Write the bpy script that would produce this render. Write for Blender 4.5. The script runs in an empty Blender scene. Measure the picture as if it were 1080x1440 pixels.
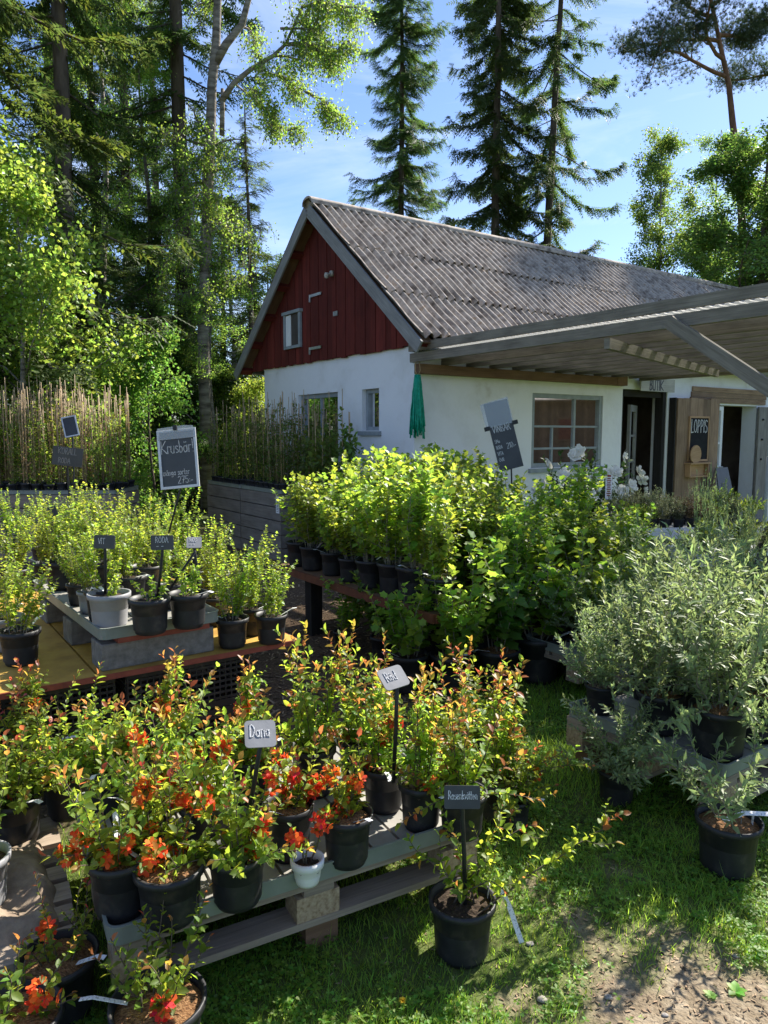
import bpy, math, random
import numpy as np
from mathutils import Vector, Matrix, Euler
R = math.radians
SC = bpy.context.scene
COL = SC.collection
rnd = random.Random(7)

# ------------------------------------------------------------------ camera model (phone photo, eye height)
F_PX, EYE, PITCH = 1020.0, 1.6, math.atan(110 / 1020.0)
def ray(x, y):
    a = (x - 540) / F_PX; b = (720 - y) / F_PX
    return np.array([a, math.cos(PITCH) + b * math.sin(PITCH), -math.sin(PITCH) + b * math.cos(PITCH)])
def at(x, y, z=0.0):
    "point of the level plane z under a photo pixel"
    r = ray(x, y); t = (z - EYE) / r[2]
    return np.array([r[0] * t, r[1] * t, z])
def atd(x, y, d):
    "point at forward distance d under a photo pixel"
    r = ray(x, y); t = d / r[1]
    return np.array([r[0] * t, d, EYE + r[2] * t])

# ------------------------------------------------------------------ mesh builder
def nrm(v):
    v = np.asarray(v, float)
    return v / (np.linalg.norm(v, axis=-1, keepdims=True) + 1e-12)

KIDS = {}      # children by parent name, for copying whole things
class MB:
    def __init__(s):
        s.V = []; s.n = 0; s.L = []; s.S = []; s.M = []; s.UV = []; s.uv = False
    def add(s, V, loops, sizes, mat=0, uv=None):
        V = np.asarray(V, float).reshape(-1, 3)
        loops = np.asarray(loops, np.int64).ravel(); sizes = np.asarray(sizes, np.int64).ravel()
        s.V.append(V); s.L.append(loops + s.n); s.S.append(sizes)
        s.M.append(np.full(len(sizes), mat, np.int64) if np.isscalar(mat) else np.asarray(mat, np.int64))
        if uv is None: s.UV.append(np.zeros((len(loops), 2)))
        else: s.UV.append(np.asarray(uv, float)); s.uv = True
        s.n += len(V)
    def faces(s, V, F, mat=0, uv=None):
        s.add(V, [i for f in F for i in f], [len(f) for f in F], mat, uv)
    def obox(s, c, ex, ey, ez, hx, hy, hz, mat=0, bev=0.0):
        "oriented box, centre c, unit axes, half sizes; uv runs along the longest axis"
        ax = [nrm(ex), nrm(ey), nrm(ez)]; h = [hx, hy, hz]
        c = np.asarray(c, float)
        V = []; 
        for k in range(8):
            sg = [(1 if k >> i & 1 else -1) for i in range(3)]
            V.append(c + sum(sg[i] * h[i] * ax[i] for i in range(3)))
        F = [(0, 2, 3, 1), (4, 5, 7, 6), (0, 1, 5, 4), (2, 6, 7, 3), (0, 4, 6, 2), (1, 3, 7, 5)]
        fa = [(0, 1), (0, 1), (0, 2), (0, 2), (1, 2), (1, 2)]
        lg = int(np.argmax(h)); off = (rnd.random() * 50, rnd.random() * 50)
        uv = []
        for f, (a, b) in zip(F, fa):
            if b == lg: a, b = b, a
            for i in f:
                sg = [(1 if i >> j & 1 else -1) for j in range(3)]
                uv.append((sg[a] * h[a] + off[0], sg[b] * h[b] + off[1]))
        s.faces(V, F, mat, uv)
    def box(s, x0, y0, z0, x1, y1, z1, mat=0):
        s.obox(((x0 + x1) / 2, (y0 + y1) / 2, (z0 + z1) / 2), (1, 0, 0), (0, 1, 0), (0, 0, 1), (x1 - x0) / 2, (y1 - y0) / 2, (z1 - z0) / 2, mat)
    def beam(s, a, b, w, h, up=(0, 0, 1), mat=0):
        "timber from a to b, w wide, h high"
        a = np.asarray(a, float); b = np.asarray(b, float)
        d = nrm(b - a); side = nrm(np.cross(d, up)); u = np.cross(side, d)
        s.obox((a + b) / 2, d, side, u, np.linalg.norm(b - a) / 2, w / 2, h / 2, mat)
    def tube(s, pts, r, k=5, mat=0, cap=True):
        P = np.asarray(pts, float); n = len(P)
        r = np.full(n, r) if np.isscalar(r) else np.asarray(r, float)
        T = np.gradient(P, axis=0); T = nrm(T)
        ref = np.array([0.31, 0.17, 0.93]) if abs(T[0][2]) < .8 else np.array([.95, .2, .1])
        A = nrm(np.cross(T, ref)); B = np.cross(T, A)
        ang = np.arange(k) / k * 2 * math.pi
        V = P[:, None, :] + r[:, None, None] * (np.cos(ang)[None, :, None] * A[:, None, :] + np.sin(ang)[None, :, None] * B[:, None, :])
        i = np.arange(n - 1)[:, None] * k; j = np.arange(k)[None, :]; j2 = (j + 1) % k
        Q = np.stack([i + j, i + j2, i + k + j2, i + k + j], -1).reshape(-1)
        ln = np.concatenate([[0], np.cumsum(np.linalg.norm(np.diff(P, axis=0), axis=1))])
        uu = np.stack([np.stack([ln[:-1, None] + 0 * j, j / k * .3 + 0 * i], -1), np.stack([ln[:-1, None] + 0 * j, (j + 1) / k * .3 + 0 * i], -1),
                       np.stack([ln[1:, None] + 0 * j, (j + 1) / k * .3 + 0 * i], -1), np.stack([ln[1:, None] + 0 * j, j / k * .3 + 0 * i], -1)], 2).reshape(-1, 2)
        L = Q.tolist(); S = [4] * ((n - 1) * k)
        if cap and k > 2:
            L += list(range(k))[::-1] + [(n - 1) * k + q for q in range(k)]; S += [k, k]
            uu = np.concatenate([uu, np.zeros((2 * k, 2))])
        s.add(V.reshape(-1, 3), L, S, mat, uu)
    def lathe(s, prof, k=24, mat=0, c=(0, 0, 0), wob=0.0):
        P = np.asarray(prof, float); n = len(P); ang = np.arange(k) / k * 2 * math.pi
        V = np.stack([P[:, 0, None] * np.cos(ang), P[:, 0, None] * np.sin(ang), P[:, 1, None] + 0 * ang], -1) + np.asarray(c, float)
        i = np.arange(n - 1)[:, None] * k; j = np.arange(k)[None, :]; j2 = (j + 1) % k
        Q = np.stack([i + j, i + j2, i + k + j2, i + k + j], -1).reshape(-1)
        s.add(V.reshape(-1, 3), Q, [4] * ((n - 1) * k), mat)
    def prism(s, poly, n, t, mat=0):
        "planar polygon (3-D points) extruded by t along n"
        P = np.asarray(poly, float); k = len(P); n = nrm(n) * t
        V = np.concatenate([P, P + n])
        F = [tuple(range(k))[::-1], tuple(range(k, 2 * k))] + [(i, (i + 1) % k, k + (i + 1) % k, k + i) for i in range(k)]
        e = nrm(P[1] - P[0]); e2 = np.cross(nrm(n), e); off = rnd.random() * 30
        uv = [(float(np.dot(V[i] - P[0], e2)) + off, float(np.dot(V[i] - P[0], e))) for f in F for i in f]
        s.faces(V, F, mat, uv)
    def scatter(s, tpl, pos, d, up, size, mat=0):
        "copies of a leaf template (V, F) with y axis along d and z axis near up"
        TV, TF = tpl
        pos = np.asarray(pos, float); N = len(pos)
        if N == 0: return
        d = nrm(d); up = np.asarray(up, float)
        x = nrm(np.cross(d, up)); z = np.cross(x, d)
        size = np.broadcast_to(np.asarray(size, float), (N,)) if np.ndim(size) < 2 else np.asarray(size, float)
        if np.ndim(size) == 1: size = np.stack([size] * 3, -1)
        V = (pos[:, None, :] + TV[None, :, 0, None] * (x * size[:, 0:1])[:, None, :] + TV[None, :, 1, None] * (d * size[:, 1:2])[:, None, :]
             + TV[None, :, 2, None] * (z * size[:, 2:3])[:, None, :])
        k = len(TV); fl = np.array([i for f in TF for i in f]); fs = np.array([len(f) for f in TF])
        L = (np.arange(N)[:, None] * k + fl[None, :]).ravel()
        m = mat if np.isscalar(mat) else np.repeat(np.asarray(mat), len(fs))
        s.add(V.reshape(-1, 3), L, np.tile(fs, N), m)
    def build(s, name, mats, parent=None, smooth=False, loc=None):
        me = bpy.data.meshes.new(name)
        V = np.concatenate(s.V); L = np.concatenate(s.L); S = np.concatenate(s.S); M = np.concatenate(s.M)
        me.vertices.add(len(V)); me.vertices.foreach_set('co', V.astype(np.float32).ravel())
        me.loops.add(len(L)); me.loops.foreach_set('vertex_index', L.astype(np.int32))
        me.polygons.add(len(S)); me.polygons.foreach_set('loop_start', (np.cumsum(S) - S).astype(np.int32))
        try: me.polygons.foreach_set('loop_total', S.astype(np.int32))
        except Exception: pass
        me.polygons.foreach_set('material_index', M.astype(np.int32))
        me.polygons.foreach_set('use_smooth', np.full(len(S), smooth))
        if s.uv:
            me.uv_layers.new(name='grain').data.foreach_set('uv', np.concatenate(s.UV).astype(np.float32).ravel())
        me.update(calc_edges=True)
        if not isinstance(mats, (list, tuple)): mats = [mats]
        for m in mats: me.materials.append(m)
        o = bpy.data.objects.new(name, me); COL.objects.link(o)
        if parent is not None: o.parent = parent; KIDS.setdefault(parent.name, []).append(o)
        if loc is not None: o.location = Vector([float(q) for q in loc])
        return o

def tag(o, label=None, cat=None, group=None, kind=None):
    if label: o['label'] = label
    if cat: o['category'] = cat
    if group: o['group'] = group
    if kind: o['kind'] = kind
    return o
def empty(name, loc=(0, 0, 0), rz=0.0, label=None, cat=None, group=None):
    o = bpy.data.objects.new(name, None); COL.objects.link(o)
    o.empty_display_size = .1
    o.location = Vector([float(q) for q in loc]); o.rotation_euler = (0, 0, rz)
    return tag(o, label, cat, group)
def copy_tree(o, parent=None):
    c = o.copy(); COL.objects.link(c)
    if parent is not None: c.parent = parent; KIDS.setdefault(parent.name, []).append(c)
    for ch in KIDS.get(o.name, []): copy_tree(ch, c)
    return c

# ------------------------------------------------------------------ materials
def newmat(name):
    m = bpy.data.materials.new(name); m.use_nodes = True
    nt = m.node_tree; nt.nodes.clear()
    return m, nt, nt.nodes, nt.links
def node(N, t, **kw):
    n = N.new(t)
    for k, v in kw.items():
        if k in n.inputs: n.inputs[k].default_value = v
        else: setattr(n, k, v)
    return n
def rgba(c): return (c[0], c[1], c[2], 1.0)
def ramp(N, stops):
    r = N.new('ShaderNodeValToRGB'); e = r.color_ramp.elements
    while len(e) < len(stops): e.new(.5)
    for i, (p, c) in enumerate(stops): e[i].position = p; e[i].color = rgba(c)
    return r
def surf(name, stops, scale=8.0, rough=.8, bump=.3, bscale=60.0, coord='Object', stretch=(1, 1, 1), island=.0, spec=.3, metal=0.0, detail=6.0, bdist=.004):
    "noise coloured surface with bump"
    m, nt, N, L = newmat(name)
    out = N.new('ShaderNodeOutputMaterial'); b = N.new('ShaderNodeBsdfPrincipled'); L.new(b.outputs[0], out.inputs[0])
    tc = N.new('ShaderNodeTexCoord'); mp = N.new('ShaderNodeMapping'); mp.inputs['Scale'].default_value = stretch
    L.new(tc.outputs[coord], mp.inputs[0])
    no = node(N, 'ShaderNodeTexNoise', Scale=scale, Detail=detail, Roughness=.6); L.new(mp.outputs[0], no.inputs['Vector'])
    r = ramp(N, stops); L.new(no.outputs['Fac'], r.inputs[0])
    col = r.outputs[0]
    if island > 0:
        g = N.new('ShaderNodeNewGeometry'); mr = N.new('ShaderNodeMapRange')
        mr.inputs['To Min'].default_value = 1 - island; mr.inputs['To Max'].default_value = 1 + island
        L.new(g.outputs['Random Per Island'], mr.inputs[0])
        hs = N.new('ShaderNodeHueSaturation'); L.new(col, hs.inputs['Color']); L.new(mr.outputs[0], hs.inputs['Value']); col = hs.outputs[0]
    L.new(col, b.inputs['Base Color'])
    b.inputs['Roughness'].default_value = rough; b.inputs['Metallic'].default_value = metal
    b.inputs['Specular IOR Level'].default_value = spec
    if bump > 0:
        nb = node(N, 'ShaderNodeTexNoise', Scale=bscale, Detail=5.0); L.new(mp.outputs[0], nb.inputs['Vector'])
        bp = node(N, 'ShaderNodeBump', Strength=bump, Distance=bdist); L.new(nb.outputs['Fac'], bp.inputs['Height']); L.new(bp.outputs[0], b.inputs['Normal'])
    return m
def wood(name, dark, light, rough=.85, island=.25, grain=34.0):
    "weathered board: grain along the uv's u axis"
    m, nt, N, L = newmat(name)
    out = N.new('ShaderNodeOutputMaterial'); b = N.new('ShaderNodeBsdfPrincipled'); L.new(b.outputs[0], out.inputs[0])
    uv = N.new('ShaderNodeUVMap'); uv.uv_map = 'grain'
    mp = N.new('ShaderNodeMapping'); mp.inputs['Scale'].default_value = (1.3, grain, 1); L.new(uv.outputs[0], mp.inputs[0])
    no = node(N, 'ShaderNodeTexNoise', Scale=2.0, Detail=8.0, Roughness=.65, Distortion=.6); L.new(mp.outputs[0], no.inputs['Vector'])
    mp2 = N.new('ShaderNodeMapping'); mp2.inputs['Scale'].default_value = (1, 2.5, 1); L.new(uv.outputs[0], mp2.inputs[0])
    n2 = node(N, 'ShaderNodeTexNoise', Scale=3.5, Detail=5.0); L.new(mp2.outputs[0], n2.inputs['Vector'])
    mx = N.new('ShaderNodeMix'); mx.data_type = 'FLOAT'; mx.inputs[0].default_value = .45
    L.new(no.outputs['Fac'], mx.inputs[2]); L.new(n2.outputs['Fac'], mx.inputs[3])
    r = ramp(N, [(.32, dark), (.68, light)]); L.new(mx.outputs[0], r.inputs[0])
    g = N.new('ShaderNodeNewGeometry'); mr = N.new('ShaderNodeMapRange')
    mr.inputs['To Min'].default_value = 1 - island; mr.inputs['To Max'].default_value = 1 + island
    L.new(g.outputs['Random Per Island'], mr.inputs[0])
    hs = N.new('ShaderNodeHueSaturation'); L.new(r.outputs[0], hs.inputs['Color']); L.new(mr.outputs[0], hs.inputs['Value'])
    L.new(hs.outputs[0], b.inputs['Base Color']); b.inputs['Roughness'].default_value = rough; b.inputs['Specular IOR Level'].default_value = .25
    bp = node(N, 'ShaderNodeBump', Strength=.5, Distance=.003); L.new(no.outputs['Fac'], bp.inputs['Height']); L.new(bp.outputs[0], b.inputs['Normal'])
    return m
def leafmat(name, col, trans, hue=.03, val=.35, rough=.5, tfac=.45, spec=.35, sat=.15):
    "leaf: reflecting blade plus light let through, varied leaf by leaf"
    m, nt, N, L = newmat(name)
    out = N.new('ShaderNodeOutputMaterial'); b = N.new('ShaderNodeBsdfPrincipled'); t = N.new('ShaderNodeBsdfTranslucent')
    mx = N.new('ShaderNodeMixShader'); mx.inputs[0].default_value = tfac
    L.new(b.outputs[0], mx.inputs[1]); L.new(t.outputs[0], mx.inputs[2]); L.new(mx.outputs[0], out.inputs[0])
    g = N.new('ShaderNodeNewGeometry'); oi = N.new('ShaderNodeObjectInfo')
    wn = N.new('ShaderNodeTexWhiteNoise'); wn.noise_dimensions = '1D'; L.new(g.outputs['Random Per Island'], wn.inputs['W'])
    def rng_(src, lo, hi):
        q = N.new('ShaderNodeMapRange'); q.inputs['To Min'].default_value = lo; q.inputs['To Max'].default_value = hi; L.new(src, q.inputs[0]); return q.outputs[0]
    add = N.new('ShaderNodeMath'); add.operation = 'MULTIPLY'
    L.new(rng_(g.outputs['Random Per Island'], 1 - val, 1 + val), add.inputs[0]); L.new(rng_(oi.outputs['Random'], 1 - val * .4, 1 + val * .4), add.inputs[1])
    h2 = N.new('ShaderNodeMath'); h2.operation = 'ADD'
    L.new(rng_(wn.outputs['Value'], -hue, hue), h2.inputs[0]); L.new(rng_(oi.outputs['Random'], .5 - hue * .5, .5 + hue * .5), h2.inputs[1])
    for c, tgt in ((col, b.inputs['Base Color']), (trans, t.inputs['Color'])):
        hs = N.new('ShaderNodeHueSaturation'); hs.inputs['Color'].default_value = rgba(c)
        L.new(h2.outputs[0], hs.inputs['Hue']); L.new(add.outputs[0], hs.inputs['Value']); L.new(hs.outputs[0], tgt)
    b.inputs['Roughness'].default_value = rough; b.inputs['Specular IOR Level'].default_value = spec
    return m
def plain(name, c, rough=.5, spec=.4, metal=0.0): return surf(name, [(.3, [q * .9 for q in c]), (.7, [q * 1.08 for q in c])], 14, rough, .08, 90, spec=spec, metal=metal)

M = {}
M['grey_wood'] = wood('grey_weathered_wood', (.11, .10, .09), (.30, .28, .25))
M['pergola_wood'] = wood('pergola_wood', (.095, .082, .066), (.27, .238, .195), island=.4)
M['brown_wood'] = wood('brown_wood', (.10, .055, .03), (.22, .13, .075))
M['pine_wood'] = wood('pine_wood', (.28, .16, .08), (.46, .30, .17))
M['door_wood'] = wood('door_wood', (.13, .08, .05), (.32, .22, .14), island=.35)
M['blackboard'] = surf('matt_blackboard', [(.3, (.010, .011, .013)), (.7, (.022, .023, .026))], 9, .85, .05, 60, spec=.15)
M['pallet_wood'] = wood('pallet_wood', (.15, .115, .085), (.36, .29, .22))
M['bin_wood'] = wood('bin_wood', (.10, .085, .07), (.25, .22, .19))
M['block_wood'] = surf('chip_block', [(.3, (.20, .13, .07)), (.5, (.36, .26, .16)), (.7, (.48, .37, .24))], 70, .9, .5, 120)
M['red_wood'] = wood('falu_red_boards', (.075, .013, .011), (.155, .026, .019), island=.28, grain=20)
M['ply'] = surf('yellow_shuttering', [(.3, (.26, .14, .03)), (.48, (.42, .24, .045)), (.62, (.49, .30, .06)), (.75, (.34, .21, .09))], 6, .55, .15, 40, spec=.4)
M['red_edge'] = surf('red_edge_paint', [(.3, (.19, .045, .028)), (.7, (.30, .075, .045))], 20, .6, .1)
M['dark_edge'] = surf('red_brown_board', [(.3, (.10, .035, .018)), (.7, (.20, .07, .035))], 10, .7, .2)
M['plaster'] = surf('white_plaster', [(.24, (.50, .47, .43)), (.36, (.69, .69, .70)), (.5, (.75, .755, .78)), (.8, (.78, .785, .81))], 2.1, .9, .35, 9, detail=8, bdist=.02)
M['roof'] = surf('fibre_cement', [(.28, (.085, .066, .05)), (.42, (.235, .198, .165)), (.58, (.42, .37, .315)), (.67, (.28, .20, .13)), (.76, (.48, .42, .35))], 7, .9, .5, 80, detail=12)
M['tray'] = surf('grey_green_tray', [(.3, (.16, .18, .155)), (.7, (.24, .26, .225))], 6, .5, .06, 60, spec=.4)
M['slat'] = surf('tray_slats', [(.3, (.22, .21, .185)), (.7, (.34, .325, .29))], 7, .6, .15, 60)
M['concrete'] = surf('cinder_block', [(.3, (.12, .11, .095)), (.7, (.25, .225, .20))], 26, .95, .7, 130)
M['pot'] = surf('black_pot_plastic', [(.3, (.012, .012, .013)), (.55, (.022, .022, .024)), (.72, (.06, .052, .044))], 16, .5, .05, 80, spec=.35, detail=9)
M['pot_grey'] = surf('grey_pot_plastic', [(.3, (.22, .22, .23)), (.7, (.29, .29, .30))], 9, .5, .05, 80)
M['pot_white'] = surf('white_pot_plastic', [(.3, (.6, .6, .58)), (.7, (.72, .72, .7))], 9, .45, .03, 80)
M['soil'] = surf('potting_soil', [(.3, (.018, .012, .008)), (.6, (.055, .036, .022)), (.75, (.16, .11, .07))], 120, .95, .9, 200)
M['coir'] = surf('coir_disc', [(.35, (.09, .04, .016)), (.5, (.27, .135, .055)), (.66, (.46, .27, .13))], 110, .95, 1.0, 190, stretch=(1, 2.4, 1), bdist=.012)
M['mulch'] = surf('bark_mulch', [(.35, (.03, .018, .01)), (.5, (.17, .11, .065)), (.65, (.38, .28, .18))], 75, .95, .9, 110)
M['tagm'] = surf('white_label_plastic', [(.40, (.40, .40, .42)), (.46, (.76, .76, .78)), (.7, (.8, .8, .8))], 160, .45, .0, stretch=(1, .5, 1))
M['stem'] = surf('green_brown_stem', [(.3, (.07, .055, .025)), (.7, (.15, .13, .06))], 40, .7, .0)
M['stem_dark'] = surf('dark_stem', [(.3, (.06, .045, .03)), (.7, (.13, .10, .07))], 40, .8, .0)
M['stem_pale'] = surf('pale_stem', [(.3, (.14, .12, .09)), (.7, (.27, .24, .19))], 40, .8, .0)
M['cane'] = surf('bamboo_cane', [(.3, (.30, .20, .10)), (.7, (.48, .35, .20))], 14, .55, .0)
M['slate'] = surf('slate_sign', [(.3, (.020, .022, .026)), (.7, (.040, .042, .047))], 9, .42, .1, 60, spec=.5)
M['slate_sunlit'] = surf('sunlit_slate', [(.3, (.13, .135, .145)), (.7, (.22, .225, .235))], 9, .6, .1, 60, spec=.5)  # sun reflected off the tilted signs, put into a paler slate colour
M['chalk'] = surf('chalk_line', [(.36, (.12, .12, .12)), (.56, (.74, .74, .74))], 260, .9, .0)
M['chalk_dim'] = surf('faded_chalk', [(.3, (.18, .18, .18)), (.6, (.34, .34, .34))], 120, .9, .0)
M['alu'] = surf('grey_sign_frame', [(.3, (.42, .43, .45)), (.7, (.55, .56, .58))], 12, .4, .05, metal=.3)
M['black_metal'] = surf('black_stake', [(.3, (.012, .012, .012)), (.7, (.025, .025, .025))], 12, .45, .05)
M['steel'] = surf('galvanised_steel', [(.3, (.45, .45, .46)), (.7, (.62, .62, .63))], 20, .4, .05, metal=.8)
M['grey_paint'] = surf('grey_window_paint', [(.3, (.22, .25, .27)), (.7, (.31, .34, .36))], 10, .6, .1, 70)
M['white_paint'] = surf('white_wood_paint', [(.3, (.66, .67, .68)), (.7, (.78, .79, .79))], 8, .6, .1, 60)
M['dark_wood'] = wood('tarred_wood', (.012, .011, .011), (.035, .032, .03))
M['trim_grey'] = wood('pale_grey_bargeboard', (.15, .15, .15), (.31, .305, .295), island=.1)
M['hose'] = surf('green_twine', [(.3, (.0, .20, .12)), (.7, (.01, .36, .23))], 30, .6, .1)
M['burlap'] = surf('burlap', [(.3, (.15, .11, .08)), (.7, (.32, .25, .18))], 18, .95, .5, 160)
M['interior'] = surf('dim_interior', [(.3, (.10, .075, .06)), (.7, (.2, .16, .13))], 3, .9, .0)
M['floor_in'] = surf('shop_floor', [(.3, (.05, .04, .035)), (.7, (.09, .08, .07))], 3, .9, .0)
M['brick'] = surf('red_goods', [(.3, (.22, .04, .03)), (.7, (.34, .09, .06))], 5, .8, .0)
M['white_cloth'] = surf('white_table_edge', [(.3, (.62, .63, .66)), (.7, (.74, .75, .78))], 6, .7, .1)
M['chip'] = surf('wood_chips', [(.3, (.12, .08, .05)), (.7, (.34, .25, .16))], 10, .95, .3, 50, island=.8)
M['stone'] = surf('pebble', [(.3, (.20, .18, .16)), (.7, (.38, .35, .32))], 12, .9, .3, 60)
M['bark_spruce'] = surf('spruce_bark', [(.3, (.055, .042, .034)), (.7, (.16, .125, .10))], 7, .95, .9, 22, stretch=(1, 1, .3), bdist=.03)
M['bark_birch'] = surf('birch_bark', [(.30, (.05, .042, .035)), (.48, (.20, .175, .15)), (.72, (.36, .33, .29))], 5, .9, .5, 16, stretch=(.6, .6, 2.6), bdist=.02)
M['bark_pine'] = surf('pine_bark', [(.3, (.09, .05, .03)), (.7, (.26, .14, .08))], 6, .95, .8, 18, stretch=(1, 1, .35), bdist=.03)
# leaves
M['quince'] = leafmat('quince_leaf', (.10, .17, .024), (.58, .72, .07), val=.35, tfac=.5, rough=.5, spec=.35)
M['quince_tip'] = leafmat('quince_young_leaf', (.26, .12, .03), (.85, .42, .09), hue=.05, val=.3, tfac=.5, rough=.4)
M['blossom'] = leafmat('orange_red_petal', (.78, .10, .028), (.9, .17, .035), hue=.02, val=.25, tfac=.35, rough=.6, spec=.2)
M['stamen'] = plain('yellow_stamen', (.7, .5, .1), .8)
M['goose'] = leafmat('gooseberry_leaf', (.12, .19, .022), (.62, .78, .08), val=.35, tfac=.5, rough=.42)
M['currant'] = leafmat('currant_leaf', (.12, .19, .026), (.60, .77, .08), val=.38, tfac=.45, rough=.45)
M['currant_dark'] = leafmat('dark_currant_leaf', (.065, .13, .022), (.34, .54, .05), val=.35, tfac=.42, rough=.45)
M['willow'] = leafmat('grey_willow_leaf', (.20, .26, .125), (.46, .60, .20), val=.35, tfac=.36, rough=.5, hue=.02)
M['climber'] = leafmat('climber_leaf', (.08, .13, .028), (.36, .50, .07), val=.4, tfac=.42)
M['dry_leaf'] = leafmat('pale_dry_leaf', (.28, .18, .10), (.4, .25, .12), val=.3, tfac=.4)
M['peony'] = leafmat('peony_leaf', (.03, .06, .018), (.09, .17, .03), val=.35, tfac=.35)
M['petal_white'] = leafmat('white_petal', (.78, .78, .74), (.7, .7, .62), hue=.01, val=.1, tfac=.3, rough=.7, spec=.2)
M['herb'] = leafmat('herb_leaf', (.11, .17, .03), (.48, .60, .07), val=.35, tfac=.42)
M['herb_brown'] = leafmat('brown_herb_sprig', (.15, .10, .06), (.26, .18, .09), val=.3, tfac=.35)
M['herb_grey'] = leafmat('grey_herb_leaf', (.16, .19, .11), (.3, .36, .16), val=.3, tfac=.35)
M['grass'] = leafmat('grass_blade', (.14, .235, .03), (.60, .84, .09), val=.45, tfac=.45, hue=.03)
M['clover'] = leafmat('clover_leaf', (.10, .22, .03), (.46, .78, .08), val=.35, tfac=.42)
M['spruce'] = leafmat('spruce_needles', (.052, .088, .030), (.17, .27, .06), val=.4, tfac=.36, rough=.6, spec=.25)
M['spruce_lit'] = leafmat('spruce_needles_lit_yellow', (.06, .10, .022), (.22, .32, .045), val=.4, tfac=.4, rough=.6, spec=.25)  # sunlight put into a brighter, yellower needle colour, mixed in at random
M['pine'] = leafmat('pine_needles', (.05, .075, .038), (.13, .19, .07), val=.35, tfac=.32, rough=.6)
M['birch'] = leafmat('birch_leaf', (.095, .16, .03), (.46, .64, .09), val=.35, tfac=.5, rough=.45)
M['aspen'] = leafmat('aspen_leaf', (.075, .13, .03), (.34, .52, .08), val=.35, tfac=.42, rough=.42)
M['maple'] = leafmat('dark_broad_leaf', (.06, .115, .024), (.30, .50, .075), val=.38, tfac=.46, rough=.45)
M['lime'] = leafmat('bright_broad_leaf', (.12, .19, .03), (.52, .72, .10), val=.35, tfac=.46, rough=.42)
M['sign_wood'] = wood('pale_sign_wood', (.30, .28, .25), (.52, .50, .46), island=.1)
M['yellow'] = plain('dandelion_yellow', (.8, .55, .03), .7)

# glass: see through, with a reflection that grows at grazing angles
def glassmat():
    m, nt, N, L = newmat('window_glass')
    out = N.new('ShaderNodeOutputMaterial'); mx = N.new('ShaderNodeMixShader'); fr = node(N, 'ShaderNodeFresnel', IOR=1.5)
    ad = N.new('ShaderNodeMath'); ad.operation = 'ADD'; ad.inputs[1].default_value = .01
    L.new(fr.outputs[0], ad.inputs[0]); L.new(ad.outputs[0], mx.inputs[0])
    tr = node(N, 'ShaderNodeBsdfTransparent'); tr.inputs[0].default_value = (.8, .84, .84, 1)
    gl = node(N, 'ShaderNodeBsdfGlossy', Roughness=.03)
    L.new(tr.outputs[0], mx.inputs[1]); L.new(gl.outputs[0], mx.inputs[2]); L.new(mx.outputs[0], out.inputs[0])
    return m
M['glass'] = glassmat()
def plasticfilm():
    m, nt, N, L = newmat('clear_plastic_sleeve')
    out = N.new('ShaderNodeOutputMaterial'); mx = N.new('ShaderNodeMixShader'); mx.inputs[0].default_value = .38
    tr = node(N, 'ShaderNodeBsdfTransparent'); b = N.new('ShaderNodeBsdfPrincipled')
    b.inputs['Base Color'].default_value = (.5, .53, .56, 1); b.inputs['Roughness'].default_value = .22
    L.new(tr.outputs[0], mx.inputs[1]); L.new(b.outputs[0], mx.inputs[2]); L.new(mx.outputs[0], out.inputs[0])
    return m
M['film'] = plasticfilm()
def roofplastic():
    m, nt, N, L = newmat('clear_corrugated_plastic')
    out = N.new('ShaderNodeOutputMaterial'); mx = N.new('ShaderNodeMixShader'); mx.inputs[0].default_value = .28
    tr = node(N, 'ShaderNodeBsdfTransparent'); tr.inputs[0].default_value = (.9, .9, .88, 1); m2 = N.new('ShaderNodeMixShader'); m2.inputs[0].default_value = .5
    t = N.new('ShaderNodeBsdfTranslucent'); t.inputs[0].default_value = (.5, .52, .54, 1); b = N.new('ShaderNodeBsdfPrincipled'); b.inputs['Base Color'].default_value = (.55, .55, .54, 1); b.inputs['Roughness'].default_value = .3
    L.new(t.outputs[0], m2.inputs[1]); L.new(b.outputs[0], m2.inputs[2]); L.new(tr.outputs[0], mx.inputs[1]); L.new(m2.outputs[0], mx.inputs[2]); L.new(mx.outputs[0], out.inputs[0])
    return m
M['roof_plastic'] = roofplastic()

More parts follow.
